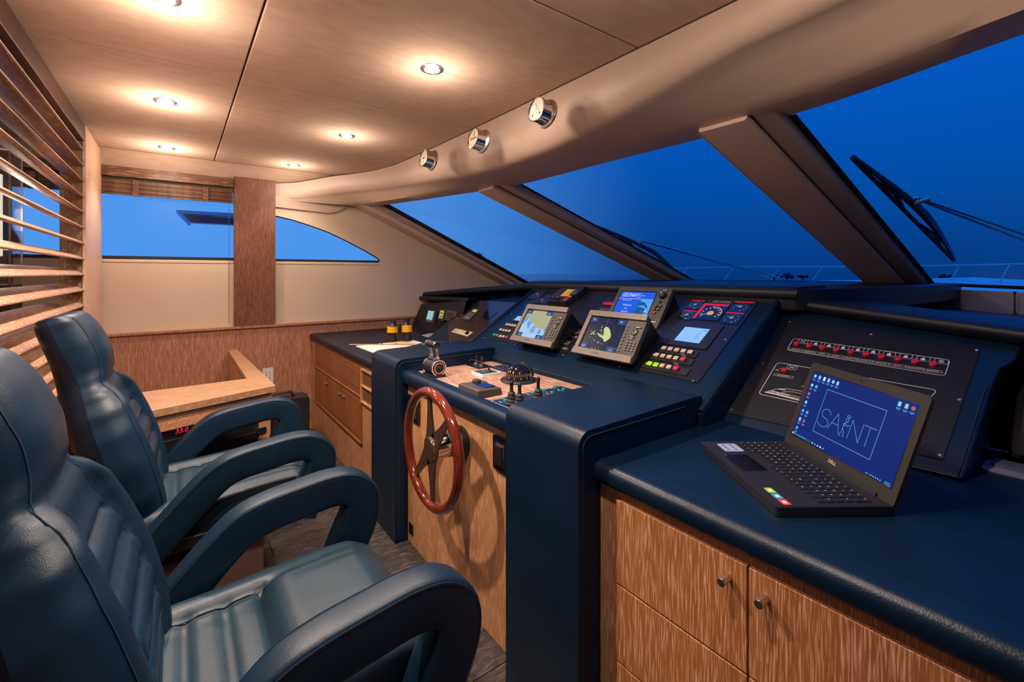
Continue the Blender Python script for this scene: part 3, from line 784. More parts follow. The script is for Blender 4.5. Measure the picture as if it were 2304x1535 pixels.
# shelf between the lip and the windscreen
mb = MB(); q = [V((l0.x + .02, 0.865, l0.z + 0.022)), l1 + V((.02, 0, .022)), l2 + V((.02, 0, .022)), V((3.25, -0.9, 1.12)), V((3.75, 0.45, 1.125)), V((3.93, 0.75, 1.135)), V((3.93, 0.865, 1.14))]
mb.add([p - OW for p in q] + [p - OW - V((0, 0, 0.05)) for p in q], [tuple(range(7)), tuple(range(13, 6, -1))] + [(i, 7 + i, 7 + (i + 1) % 7, (i + 1) % 7) for i in range(7)], blue_hide)
mb.build('top_shelf', wing)
tq = [c[6] + (c[5] - c[6]) * (k / 8) + RW.n * 0.004 + V((0, 0.012, 0)) - OW for k in range(9)]
MB().tube(tq, 0.0016, thread, 4).build('stitching', wing)
MB(Matrix.Translation(-OW)).box(2.06, 2.12, -0.97, 0.32, 0.80, 1.14, black_hide).build('recess_back', wing)
# recess with upholstered back at the far starboard end
rec = thing('upholstered_cushion', 'dark grey upholstered cushion in the recess at the starboard end', 'cushion', (1.75, 0.02, 0.826))
ch_l = leather('charcoal_leather', (0.022, 0.020, 0.022), 0.6, 0.3)
def cush(u, v):
    y = 0.185 - 0.46 * u; e = sup4(2 * v - 1) * sup4(2 * u - 1)
    return (0.13 + 0.20 * v - 0.06 * e, y, 0.012 + 0.245 * v)
def sup4(t): return max(0.0, 1 - abs(t) ** 5) ** 0.35
MB().grid(cush, 20, 16, ch_l).build('cushion_front', rec)
MB().add([(0.12, 0.185, 0.0), (0.33, 0.185, 0.257), (0.36, 0.185, 0.257), (0.30, 0.185, 0.0), (0.12, -0.275, 0.0), (0.33, -0.275, 0.257), (0.36, -0.275, 0.257), (0.30, -0.275, 0.0)], [(0, 1, 2, 3), (7, 6, 5, 4), (1, 5, 6, 2), (3, 2, 6, 7), (0, 3, 7, 4)], black_hide).build('shell', rec)
fold = thing('plastic_folder', 'clear folded plastic sleeve lying at the starboard end of the counter', 'folder', CNT.M(*CNT.uv(2275, 1060)))
MB().prism(rrect(-0.05, 0.09, -0.05, 0.045, 0.01), 0.0, 0.004, mat('folder_plastic', (0.20, 0.21, 0.28), 0.25)).build('sleeve', fold, bev=0.001)
MB().prism(rrect(-0.035, 0.09, -0.012, 0.048, 0.012), 0.0045, 0.012, mat('folder_flap', (0.10, 0.11, 0.16), 0.18, coat=0.5)).build('flap', fold, bev=0.002)
b0 = hit(2283, 709, (2.6, 0, 1.146), (0.02, 0, 1))
ant = thing('whip_antenna', 'short black whip antenna standing on the starboard dash shelf', 'antenna', V((b0.x, b0.y, b0.z - 0.004)))
MB().lathe([(0, 0), (0.022, 0), (0.020, 0.004), (0.008, 0.012), (0.004, 0.03), (0.003, 0.115), (0.006, 0.117), (0.006, 0.13), (0, 0.13)], blk, 14).build('whip', ant)

# ---- port wing
pw = thing('port_wing', 'dark navy sloping port wing of the dashboard with the keyed panel', 'dashboard', (1.57, 3.0, 0.826))
OP = V((1.57, 3.0, 0.826))
e = [LW.P(*LW.uv(959, 768)), LW.P(*LW.uv(1056, 684)), V((2.07, 2.515, LW.o.z + 0.727 * 0.50)), V((1.57, 2.515, 0.826))]
e[1] = LW.P(*LW.uv(1060, 680)); e[0].z = 0.827
mb = MB(); n = 4
mb.add([p - OP for p in e] + [V((2.3, p.y, max(p.z, 0.83))) - OP for p in e], [(3, 2, 1, 0)] + [(i, n + i, n + (i + 1) % n, (i + 1) % n) for i in range(4)], blue_hide)
mb.build('sloping_face', pw, bev=0.008)
# recessed outer bay
f = [V((1.775, 3.15, 0.826)), V((1.86, 3.15, 1.13)), atY(948, 684, 4.22), atY(926, 731, 4.22)]
f[3].z = 0.826; bay_n = (f[1] - f[0]).cross(f[3] - f[0]).normalized()
mb = MB(); mb.add([p - OP for p in f] + [V((2.35, p.y, p.z)) - OP for p in f], [(0, 1, 2, 3), (1, 5, 6, 2), (2, 6, 7, 3)], black_hide)
mb.build('outer_bay', pw)
a = LW.P(*LW.uv(1062, 676)) + V((-0.02, 0, 0.0)); b_ = atY(947, 671, 4.235)
loft2(arc(0, 0, 0.020, 270, 90, 7) + [(0.2, 0.02), (0.2, -0.02)], b_, a, black_hide, 'brow', pw, OP)
a = V((2.06, 2.50, 1.262)); b_ = atY(956, 663, 4.235)
loft2(arc(0, 0, 0.026, 270, 90, 7) + [(0.3, 0.03), (0.3, -0.05)], b_, a, black_hide, 'padded_lip', pw, OP)
mb = MB(); q = [a + V((0, 0, .024)), b_ + V((0, 0, .024)), V((3.1, 4.24, 1.12)), V((3.9, 2.6, 1.18)), V((3.9, 2.5, 1.18))]
mb.add([p - OP for p in q] + [p - OP - V((0, 0, 0.04)) for p in q], [tuple(range(4, -1, -1)), tuple(range(5, 10))] + [(i, (i + 1) % 5, 5 + (i + 1) % 5, 5 + i) for i in range(5)], black_hide)
mb.build('top_shelf', pw)

# ---- port counter and cabinet
pc = thing('port_cabinet', 'honey oak cabinet with drawer and three small doors under the port counter', 'cabinet', (0.94, 3.3, 0))
OC = Matrix.Translation((-0.94, -3.3, 0))
MB(OC).box(0.945, 1.6, 2.515, 4.228, 0.0, 0.775, oak_z).build('carcass', pc)
def framed(mb, x, y0, y1, z0, z1, m, rim=0.035):
    mb.box(x - 0.008, x + 0.006, y0, y1, z0, z1, m)
    mb.box(x - 0.0112, x - 0.0068, y0 + rim, y1 - rim, z0 + rim, z1 - rim, m)
mb = MB(OC); framed(mb, 0.945, 2.89, 4.10, 0.575, 0.757, oak_cab); mb.build('drawer', pc, bev=0.002)
MB(OC).box(0.928, 0.945, 2.885, 4.105, 0.265, 0.282, oak_cab).build('door_rail', pc, bev=0.003)
MB(OC).box(0.928, 0.945, 2.875, 4.105, 0.560, 0.572, oak_cab).build('door_rail', pc, bev=0.003)
for a, b, hy in ((3.692, 4.10, 3.735), (3.312, 3.688, 3.36), (2.89, 3.308, 3.268)):
    mb = MB(OC); framed(mb, 0.943, a, b, 0.284, 0.558, oak_cab, 0.02); d = mb.build('door', pc, bev=0.002)
    mb = MB(OC); mb.tube([(0.935, hy, 0.497), (0.922, hy, 0.497), (0.922, hy - 0.05, 0.497), (0.935, hy - 0.05, 0.497)], 0.004, steel, 8); mb.build('handle', d)
# open niche beside the upright
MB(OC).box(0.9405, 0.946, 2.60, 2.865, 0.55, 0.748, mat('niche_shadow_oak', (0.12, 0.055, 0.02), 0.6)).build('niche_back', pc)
MB(OC).box(0.925, 0.946, 2.60, 2.865, 0.64, 0.652, oak_y).build('shelf', pc, bev=0.002)
for z in (0.545, 0.748): MB(OC).box(0.925, 0.946, 2.59, 2.875, z - 0.006, z + 0.006, oak_y).build('niche_rail', pc, bev=0.002)
MB(OC).box(0.925, 0.946, 2.862, 2.875, 0.545, 0.75, oak_z).build('niche_side', pc, bev=0.002)
pcm = MB(); prof2 = [(1.95, 0.80), (1.95, 0.826), (1.0, 0.826)] + arc(0.945, 0.803, 0.023, 90, 180, 6) + arc(0.940, 0.790, 0.018, 180, 270, 5) + [(1.0, 0.772), (1.95, 0.772)]
xz_prism(pcm, prof2, 2.514, 4.228, black_hide)
tag(pcm.build('counter', None, bev=0.004), 'dark upholstered port counter top with papers and binoculars on it', 'counter')
# ================================================================== INSTRUMENTS ON THE DASHBOARD
def loc(F, x, y, x0, y0):
    """position of a photographed point, relative to another, on the same face"""
    a, b = F.uv(x, y); c, d = F.uv(x0, y0); return a - c, b - d
def plate(mb, x0, x1, y0, y1, h, m, r=0.004): mb.prism(rrect(x0, x1, y0, y1, r, 3), 0, h, m)
def screwset(parent, pts, h=0.004):
    for (x, y) in pts:
        mb = MB(); mb.lathe([(0, h + 0.0018), (0.0035, h + 0.0014), (0.0048, h)], steel, 12, (x, y, 0)); mb.box(x - 0.003, x + 0.003, y - 0.0005, y + 0.0005, h + 0.0012, h + 0.002, dark_ink)
        mb.build('screw', parent)
def push(parent, x, y, h, cap, s=0.0095, cover=False, led=None, mark=True):
    b = MB(); b.box(x - s - 0.0025, x + s + 0.0025, y - s - 0.0025, y + s + 0.0025, h, h + 0.005, grey_pl)
    o = b.build('button', parent, bev=0.001, seg=1)
    c = MB(); c.box(x - s, x + s, y - s, y + s, h + 0.005, h + 0.010, cap)
    if mark: c.box(x - s * 0.25, x + s * 0.25, y - s * 0.25, y + s * 0.25, h + 0.010, h + 0.0105, pink_btn if cap is cream_btn else cap)
    c.build('button_cap', o, bev=0.0015, seg=1)
    if cover:
        k = MB(); k.box(x - s * 1.15, x + s * 1.15, y + s * 1.2, y + s * 1.4, h + 0.002, h + 0.024, clear_pl); k.build('flip_cover', o, bev=0.001, seg=1)
def dial(mb, cx, cy, r, ink, h, a0=215, a1=-35, n=9, needle=200, lw=0.0012):
    for k in range(n):
        a = math.radians(a0 + (a1 - a0) * k / (n - 1)); c, s = math.cos(a), math.sin(a)
        mb.stroke([(cx + r * 0.78 * c, cy + r * 0.78 * s), (cx + r * c, cy + r * s)], lw, h, ink)
    a = math.radians(needle)
    mb.stroke([(cx, cy), (cx + r * 0.8 * math.cos(a), cy + r * 0.8 * math.sin(a))], lw * 1.5, h + 0.0002, white_ink)

# ---- engine panel, starboard side of the dashboard
u0, v0 = DASH.uv(1570, 760)
sp = thing('engine_panel', 'black starboard engine panel with red-lit dials, pale blue display and button rows', 'instrument panel', DASH.M(u0, v0))
L = lambda x, y: loc(DASH, x, y, 1570, 760)
vb = L(1560, 860)[1]; vt = L(1700, 679)[1]; ur = (L(1566, 858)[0] + L(1703, 681)[0]) / 2 + 0.008; ul = ur - 0.425
mb = MB(); plate(mb, ul, ur, vb, vt, 0.003, blk_panel, 0.006); mb.build('panel', sp, bev=0.001)
screwset(sp, [L(1560, 858), L(1633, 765), L(1696, 682)], 0.003)
t = MB(); px, py = L(1624, 681)
t.text('STBD  ENGINE', px, py, 0.0035, 0.013, white_ink); t.stroke(rrect(px - 0.065, px + 0.065, py - 0.010, py + 0.010, 0.0095), 0.0012, 0.0035, grey_ink, True)
t.build('lettering', sp)
for (cx, cy, hw, lit, nm) in ((1565, 688, 0.036, 0, 200), (1546, 711, 0.036, 0, 205), (1666, 693, 0.040, 0, 150), (1647, 718, 0.040, 0, 150)):
    x, y = L(cx, cy)
    g = MB(); plate(g, x - hw, x + hw, y - hw, y + hw, 0.006, blk_gloss, 0.003); o = g.build('dial', sp, bev=0.0015)
    d = MB(); d.rect(x - hw * 0.95, x + hw * 0.95, y + hw * 0.80, y + hw * 1.0, 0.0065, g_red)
    dial(d, x + hw * 0.05, y - hw * 0.1, hw * 0.78, white_ink, 0.0065, needle=nm)
    d.disc(x, y + hw * 0.05, hw * 0.24, 0.0066, grey_ink); d.text('C' if cx > 1600 else 'bar', x + hw * 0.3, y - hw * 0.75, 0.0066, 0.012, white_ink)
    d.build('dial_face', o)
x, y = L(1600, 704)
g = MB(); plate(g, x - 0.062, x + 0.062, y - 0.062, y + 0.062, 0.007, blk_gloss, 0.003); o = g.build('dial', sp, bev=0.0015)
d = MB(); d.rect(x - 0.060, x + 0.060, y + 0.046, y + 0.060, 0.0075, g_red); d.rect(x - 0.060, x - 0.046, y - 0.060, y + 0.046, 0.0075, g_red)
for k in range(11):
    a = math.radians(215 - 25 * k); d.stroke([(x + 0.004 + 0.036 * math.cos(a), y - 0.012 + 0.036 * math.sin(a)), (x + 0.004 + 0.045 * math.cos(a), y - 0.012 + 0.045 * math.sin(a))], 0.004, 0.0076, g_amber)
d.stroke([(x + 0.004 + 0.048 * math.cos(math.radians(b)), y - 0.012 + 0.048 * math.sin(math.radians(b))) for b in range(-20, 101, 10)], 0.004, 0.0075, g_amber)
d.disc(x + 0.004, y - 0.012, 0.016, 0.0077, g_amber); d.stroke([(x + 0.004, y - 0.012), (x - 0.032, y - 0.030)], 0.003, 0.0079, white_ink)
d.build('dial_face', o)
# display unit
cx, cy = L(1558, 757); c1 = [L(1540, 740), L(1596, 746), L(1574, 777), L(1518, 771)]
hw = (abs(c1[1][0] - c1[0][0]) + abs(c1[2][0] - c1[3][0])) / 4; hh = (c1[0][1] - c1[3][1] + c1[1][1] - c1[2][1]) / 4
mb = MB(); plate(mb, cx - hw - 0.055, cx + hw + 0.045, cy - hh - 0.03, cy + hh + 0.045, 0.008, blk, 0.01); dsp = mb.build('display', sp, bev=0.002)
MB().rect(cx - hw - 0.003, cx + hw + 0.003, cy - hh - 0.003, cy + hh + 0.003, 0.0083, g_blue3).rect(cx - hw, cx + hw, cy - hh, cy + hh, 0.0086, g_lcd).build('screen', dsp)
d = MB(); z = 0.0089
for k in range(6): d.stroke([(cx - hw * (0.75 - 0.22 * k), cy + hh * 0.55), (cx - hw * (0.75 - 0.22 * k), cy - hh * 0.8)], 0.0008, z, g_lcdi)
for yy in (0.82, 0.6, -0.8): d.stroke([(cx - hw * 0.95, cy + hh * yy), (cx + hw * 0.95, cy + hh * yy)], 0.0009, z, g_lcdi)
for k in range(8): d.stroke([(cx + hw * 0.35, cy + hh * (0.3 - 0.12 * k)), (cx + hw * random.uniform(0.5, 0.85), cy + hh * (0.35 - 0.12 * k))], 0.0016, z, g_lcdi)
d.rect(cx + hw * 0.62, cx + hw * 0.93, cy + hh * 0.66, cy + hh * 0.78, z, g_blue2)
d.build('screen_graphics', dsp)
# three button blocks
rows = (((1498, 790), (1511.5, 791.5), (1525, 793.5), (1538.5, 795.5), (1553, 797.5)), ((1481, 805.5), (1495, 807.5), (1508.5, 809), (1522.5, 811.5), (1536, 813.5)), ((1464, 824), (1477.5, 826), (1492, 829.5), (1505, 831.5), (1518, 834)))
for ri, row in enumerate(rows):
    pts = [L(*q) for q in row]; ym = sum(p[1] for p in pts) / 5; xs = [pts[2][0] + 0.031 * (k - 2) for k in range(5)]
    mb = MB(); plate(mb, xs[0] - 0.032, xs[4] + 0.03 + 0.012 * ri, ym - 0.021, ym + 0.019, 0.007, blk, 0.003); blkb = mb.build('button_block', sp, bev=0.0015)
    for k in range(5):
        cap = g_lime if (ri == 2 and k < 2) else (pink_btn if (k == 4 and ri) else cream_btn)
        push(blkb, xs[k], ym, 0.007, cap, cover=(k == 4 and ri > 0))
    if ri: MB().lathe([(0, 0.010), (0.002, 0.009), (0.002, 0.007)], g_lime, 8, (xs[0] - 0.022, ym + 0.004, 0)).build('pilot_lamp', blkb)

# ---- mid panel behind the two plotters
u0, v0 = DASH.uv(1300, 740)
mp = thing('instrument_board', 'black board between the two plotters with two small copper-lit dials', 'instrument panel', DASH.M(u0, v0))
L = lambda x, y: loc(DASH, x, y, 1300, 740)
vb2 = L(1330, 806)[1]; xl = L(1205, 778)[0]; xr = ul + u0 * 0 + (DASH.uv(1570, 760)[0] - u0) - 0.006
mb = MB(); plate(mb, xl, xr, vb2, vb2 + 0.56, 0.003, blk_panel, 0.006); mb.build('panel', mp, bev=0.001)
screwset(mp, [L(1268, 799.5), L(1395, 826)], 0.003)
for (cx, cy, sx, sy) in ((1276, 774.5, 1270, 785), (1301, 750, 1292, 759)):
    x, y = L(cx, cy)
    g = MB(); g.lathe([(0.024, 0.003), (0.026, 0.003), (0.026, 0.008), (0.022, 0.009), (0.021, 0.006), (0, 0.006)], blk, 24, (x, y, 0)); o = g.build('dial', mp)
    d = MB(); d.disc(x, y, 0.021, 0.0064, mat('copper_face', (0.10, 0.035, 0.02), 0.4), 20)
    for k in range(9):
        a = math.radians(210 - 30 * k); d.stroke([(x + 0.015 * math.cos(a), y + 0.015 * math.sin(a)), (x + 0.019 * math.cos(a), y + 0.019 * math.sin(a))], 0.0016, 0.0067, g_comp)
    d.stroke([(x - 0.012, y - 0.010), (x + 0.010, y + 0.006)], 0.002, 0.0068, g_comp); d.build('dial_face', o)
    t = MB(); a, b = L(sx, sy); t.stroke(rrect(a - 0.024, a + 0.024, b - 0.0055, b + 0.0055, 0.005), 0.001, 0.0034, white_ink, True); t.stroke([(a - 0.017, b), (a + 0.017, b)], 0.003, 0.0034, grey_ink); t.build('label_plate', mp)
for (cx, cy) in ((1368, 686), (1360, 700)):
    x, y = L(cx, cy); MB().box(x - 0.03, x + 0.05, y - 0.012, y + 0.012, 0.003, 0.012, red_btn if cy < 690 else grey_pl).build('switch_cover', mp, bev=0.002)

# ---- port panel: switches left of the first plotter
u0, v0 = DASH.uv(1150, 745)
pp = thing('button_panel', 'port switch panel with ivory, green and pink buttons behind the chart plotter', 'instrument panel', DASH.M(u0, v0))
L = lambda x, y: loc(DASH, x, y, 1150, 745)
pr_ = [((1142, 733), (1148, 734), (1154, 735), (1160, 736)), ((1128, 744.5), (1134.5, 746), (1141, 747), (1147.5, 748)), ((1113.5, 756), (1120, 757.5), (1127, 759.5), (1134, 760.5), (1141, 762))]
x, y = L(1130, 745); yb = L(1120, 766)[1]; xw = L(1100, 763)[0]
mb = MB(); plate(mb, xw, xl + 0.35, yb, yb + 0.34, 0.003, blk_panel, 0.004); mb.build('panel', pp, bev=0.001)
for ri, row in enumerate(pr_):
    for k, q in enumerate(row):
        a, b = L(*q)
        cap = (green_btn, green_btn, cream_btn, cream_btn, pink_btn)[k] if ri == 2 else cream_btn
        push(pp, a, b, 0.003, cap, 0.0085)
a, b = L(1165, 719); MB().prism(rrect(a - 0.02, a + 0.06, b - 0.03, b + 0.03, 0.004), 0.003, 0.010, blk).rect(a - 0.013, a + 0.055, b - 0.022, b + 0.022, 0.0103, g_lcd).build('display', pp)
screwset(pp, [L(1160, 777), L(1151.5, 707), L(1089, 761)], 0.003)

# ---- radio bank above the first plotter
u0, v0 = DASH.uv(1270, 668)
vh = thing('radio', 'black marine radio with amber display, keypad and coiled handset above the chart plotter', 'radio', DASH.M(u0, v0))
L = lambda x, y: loc(DASH, x, y, 1270, 668)
x0, y0 = L(1228, 688); x1, y1 = L(1300, 660)
xa = L(1238, 683)[0]; xb = L(1288, 683)[0]; ya = L(1262, 690)[1]; yb = L(1275, 658)[1]
MB().prism(rrect(xa - 0.21, xb + 0.20, ya - 0.03, yb + 0.05, 0.008), 0, 0.004, blk_panel).build('panel', vh, bev=0.001)
MB().prism(rrect(xa, xb, ya, yb, 0.01), 0.004, 0.035, blk).build('body', vh, bev=0.005)
W_, H_ = xb - xa, yb - ya; Z = 0.0355
mb = MB(); fx = lambda f: xa + W_ * f; fy = lambda f: ya + H_ * f
for k in range(8): mb.box(fx(0.05), fx(0.33), fy(0.38 + 0.07 * k), fy(0.40 + 0.07 * k), Z - 0.001, Z + 0.002, grey_pl)
mb.build('speaker_grille', vh)
mb = MB(); mb.rect(fx(0.40), fx(0.74), fy(0.40), fy(0.90), Z, g_amberlcd)
for k in range(3): mb.stroke([(fx(0.62), fy(0.5 + 0.12 * k)), (fx(0.71), fy(0.5 + 0.12 * k))], 0.0012, Z + 0.0003, dark_ink)
mb.build('screen', vh)
for i in range(3):
    for j in range(5): MB().box(fx(0.79 + 0.07 * i), fx(0.835 + 0.07 * i), fy(0.36 + 0.12 * j), fy(0.44 + 0.12 * j), Z - 0.001, Z + 0.003, cream_btn).build('key', vh)
MB().box(fx(0.80), fx(0.97), fy(0.06), fy(0.26), Z, Z + 0.006, red_btn).build('distress_key', vh, bev=0.0015)
for f, r in ((0.10, 0.007), (0.28, 0.007), (0.50, 0.014)):
    MB().lathe([(0, 0.014), (r * 0.85, 0.014), (r, 0.0)], blk, 16, (fx(f), fy(0.16), Z)).box(fx(f) - 0.001, fx(f) + 0.001, fy(0.16), fy(0.16) + r * 0.8, Z + 0.014, Z + 0.0146, white_ink).build('knob', vh)
# handset and coiled lead
hx, hy = L(1306, 668)
MB().prism(rrect(hx - 0.030, hx + 0.028, hy - 0.055, hy + 0.055, 0.018), 0.004, 0.045, blk).prism(rrect(hx - 0.024, hx + 0.022, hy - 0.048, hy - 0.005, 0.006), 0.045, 0.049, grey_pl).build('handset', vh, bev=0.006)
q = [V((hx + 0.004 * math.cos(k * 1.3) - 0.0 - 0.10 * (k / 44) ** 1.6, hy - 0.055 - 0.16 * (k / 44), 0.02 + 0.004 * math.sin(k * 1.3))) for k in range(45)]
MB().tube(q, 0.0022, blk, 5).build('coiled_lead', vh)
# two small units left of the radio
for (cx, cy, w_, h_, nm) in ((1211, 665, 0.055, 0.055, 'lock'), (1222, 679, 0.075, 0.028, 'key')):
    a, b = L(cx, cy)
    MB().prism(rrect(a - w_, a + w_, b - h_, b + h_, 0.006), 0.004, 0.009, blk).build('switch_block', vh, bev=0.0015)
    MB().lathe([(0, 0.018), (0.010, 0.017), (0.012, 0.009)], steel, 16, (a, b, 0)).build('key_switch', vh)

# ---- the two plotters and the navigation display
def unit_frame(bl, tilt):
    a = math.radians(tilt); return Frame(bl, u=(0, -1, 0), v=(math.cos(a), 0, math.sin(a)))
def housing(r, w_, h_, d, F, rim):
    """body that tapers back on to the dash"""
    bk = []
    for (x, y) in ((0.02, 0.015), (w_ - 0.02, 0.015), (w_ - 0.02, h_ - 0.02), (0.02, h_ - 0.02)):
        p = F.P(x, y, 0); q = hit_dash(p, F.n); bk.append((x, y, -q))
    fr = [(0.004, 0.004, -0.02), (w_ - 0.004, 0.004, -0.02), (w_ - 0.004, h_ - 0.004, -0.02), (0.004, h_ - 0.004, -0.02)]
    MB().add(fr + bk, [(0, 1, 2, 3), (7, 6, 5, 4)] + [(i, 4 + i, 4 + (i + 1) % 4, (i + 1) % 4) for i in range(4)], blk).build('housing', r, bev=0.008, seg=3)
def hit_dash(p, n):
    t = (p - DASH.o).dot(DASH.n) / n.dot(DASH.n); return max(t - 0.002, 0.03)
def plotter(label, bl, chart):
    w_, h_ = 0.345, 0.228
    F = unit_frame(bl, 56.7)
    r = thing('chart_plotter', label, 'plotter', F.M())
    housing(r, w_, h_, 0.12, F, 0)
    MB().prism(rrect(0, w_, 0, h_, 0.010), -0.022, 0.0, grey_pl).build('fascia', r, bev=0.004)
    mb = MB()
    mb.prism([(0, h_ - 0.026), (w_, h_ - 0.026), (w_ - 0.002, h_ + 0.002), (0.002, h_ + 0.002)], -0.004, 0.009, bezel); mb.build('top_trim', r, bev=0.003)
    MB().prism([(-0.003, -0.003), (w_ + 0.003, -0.003), (w_, 0.029), (0, 0.029)], -0.004, 0.010, bezel).build('bottom_trim', r, bev=0.003)
    MB().prism([(0, 0.027), (0.024, 0.027), (0.024, h_ - 0.025), (0, h_ - 0.025)], -0.004, 0.007, bezel).build('side_trim', r, bev=0.002)
    t = MB(); t.text('GARMIN', w_ * 0.42, 0.013, 0.0105, 0.0105, dark_ink); t.text('GPSMAP 4010', w_ * 0.16, h_ - 0.011, 0.0095, 0.006, grey_pl); t.build('lettering', r)
    sx0, sx1, sy0, sy1 = 0.030, 0.243, 0.032, h_ - 0.030
    scn = MB().rect(sx0 - 0.004, sx1 + 0.002, sy0 - 0.003, sy1 + 0.003, 0.0004, blk_gloss).rect(sx0, sx1, sy0, sy1, 0.0008, g_sea if chart else g_navy).build('screen', r)
    SW, SH = sx1 - sx0, sy1 - sy0
    X = lambda f: sx0 + SW * f
    Y_ = lambda f: sy0 + SH * f
    d = MB()
    if chart:
        land = [(0, 1), (0, 0.60), (0.05, 0.66), (0.09, 0.58), (0.15, 0.70), (0.20, 0.64), (0.26, 0.50), (0.33, 0.44), (0.40, 0.52), (0.47, 0.50), (0.52, 0.40), (0.60, 0.36), (0.68, 0.40), (0.78, 0.33), (0.86, 0.38), (0.93, 0.33), (1, 0.42), (1, 1)]
        d.poly([(X(a), Y_(b), 0.0011) for a, b in land], g_land)
        for (a, b, ra, rb) in ((0.10, 0.66, 0.05, 0.10), (0.04, 0.55, 0.05, 0.08), (0.30, 0.44, 0.06, 0.13), (0.22, 0.52, 0.035, 0.09), (0.52, 0.30, 0.085, 0.13), (0.80, 0.25, 0.055, 0.09), (0.97, 0.37, 0.03, 0.1)):
            d.disc(X(a), Y_(b), SW * ra, 0.0013, g_shal, 18, ry=SH * rb)
        d.disc(X(0.53), Y_(0.33), SW * 0.045, 0.0015, g_land, 12, ry=SH * 0.05)
        for k in range(13):
            a = 0.03 + 0.08 * k
            d.stroke([(X(a), Y_(0.97)), (X(a + random.uniform(-0.03, 0.05)), Y_(0.82)), (X(a + random.uniform(-0.05, 0.06)), Y_(0.68))], 0.0007, 0.0012, g_cont)
        for k in range(5):
            d.stroke([(X(0.02), Y_(0.12 + 0.06 * k)), (X(0.25), Y_(0.17 + 0.05 * k)), (X(0.5), Y_(0.10 + 0.03 * k)), (X(0.74), Y_(0.20 + 0.02 * k))], 0.0006, 0.0012, g_shal)
    else:
        for f in (0.26, 0.52, 0.80):
            d.stroke([(X(0.47) + SW * 0.60 * f * math.cos(k * PI / 18), Y_(0.50) + SW * 0.60 * f * math.sin(k * PI / 18)) for k in range(36)], 0.0009, 0.0010, g_line, True)
        d.stroke([(X(0.48), Y_(0.50)), (X(0.48), Y_(0.98))], 0.0009, 0.0010, g_cont)
        echo = [(0.49, 0.72), (0.56, 0.72), (0.63, 0.66), (0.68, 0.58), (0.72, 0.50), (0.74, 0.42), (0.70, 0.34), (0.62, 0.26), (0.55, 0.36), (0.44, 0.40), (0.36, 0.46), (0.34, 0.52), (0.42, 0.47), (0.50, 0.43), (0.52, 0.50), (0.49, 0.58), (0.46, 0.66)]
        d.poly([(X(a), Y_(b), 0.0012) for a, b in echo], g_echo)
        blobs = [(0.385, 0.74, .012), (0.39, 0.69, .016), (0.395, 0.61, .012), (0.41, 0.60, .018), (0.43, 0.54, .012), (0.13, 0.53, .012), (0.17, 0.45, .022), (0.205, 0.50, .022), (0.235, 0.55, .016), (0.24, 0.46, .02), (0.29, 0.46, .01), (0.34, 0.49, .01), (0.165, 0.36, .01), (0.31, 0.28, .012), (0.36, 0.25, .010), (0.45, 0.22, .016), (0.48, 0.23, .012), (0.57, 0.20, .012), (0.46, 0.47, .018)]
        for a, b, rr in blobs: d.disc(X(a), Y_(b), SW * rr, 0.0012, g_echo, 7)
        for a in (0.36, 0.46, 0.55): d.text(('1nm', 'N', '6')[int((a - 0.3) * 10) // 1 % 3], X(a), Y_(0.03), 0.0013, 0.007, g_white)
    for (a, b, s1, s2) in ((0.0, 0.86, 0.0, ''), (0.77, 0.86, 0, ''), (0.0, 0.0, 0, ''), (0.75, 0.0, 0, '')):
        wd = 0.20 if a < 0.1 else (1 - a)
        d.rect(X(a), X(a + wd), Y_(b), Y_(b + 0.14), 0.0016, g_tag)
        if not chart: d.stroke([(X(a), Y_(b + (0.14 if b < 0.5 else 0.0))), (X(a + wd), Y_(b + (0.14 if b < 0.5 else 0)))], 0.0009, 0.0017, g_shal)
    d.text('0.0', X(0.09), Y_(0.92), 0.0019, 0.013, g_white); d.text('141', X(0.86), Y_(0.92), 0.0019, 0.014, g_white)
    d.text('8.8\u00b0' if not chart else '1.5\u00b0', X(0.10), Y_(0.06), 0.0019, 0.013, g_white); d.text('1.2nm', X(0.87), Y_(0.085), 0.0019, 0.008, g_white); d.text('060\u00b012.6', X(0.87), Y_(0.035), 0.0019, 0.007, g_white)
    d.build('screen_graphics', scn)
    # keys
    kx = lambda f: 0.247 + 0.094 * f
    def oval(x, y, a, b, mark=True):
        m_ = MB(); m_.prism([(x + a * math.cos(k * PI / 8), y + b * math.sin(k * PI / 8)) for k in range(16)], 0, 0.0035, blk)
        if mark: m_.rect(x - a * 0.4, x + a * 0.4, y - b * 0.25, y + b * 0.25, 0.0037, white_ink)
        m_.build('key', r)
    H2 = h_ - 0.062
    for k in range(8): oval(kx(0.13), 0.045 + (h_ - 0.105) * k / 7, 0.0052, 0.0036)
    oval(kx(0.70), h_ - 0.060, 0.021, 0.0055)
    MB().lathe([(0, 0.006), (0.012, 0.006), (0.0165, 0.0035), (0.017, 0)], blk, 24, (kx(0.62), h_ - 0.085, 0)).build('cursor_pad', r)
    mk = MB()
    for k in range(4): mk.disc(kx(0.62) + 0.010 * math.cos(k * PI / 2), h_ - 0.085 + 0.010 * math.sin(k * PI / 2), 0.0022, 0.0063, white_ink, 8)
    mk.build('cursor_marks', r)
    for yy in (0.116, 0.106): oval(kx(0.55), h_ - yy - 0.0, 0.019, 0.0042)
    for j in range(4):
        for i in range(3): oval(kx(0.45 + 0.20 * i), 0.056 + 0.0125 * (3 - j), 0.0062, 0.0045)
    MB().lathe([(0, 0.003), (0.003, 0.003), (0.0036, 0)], red_btn, 10, (kx(0.86), h_ - 0.040, 0)).build('power_key', r)
    m_ = MB(); m_.stroke([(kx(0.02), 0.036), (kx(0.9), 0.036)], 0.0008, 0.0004, dark_ink); m_.build('card_door_line', r)
    return r
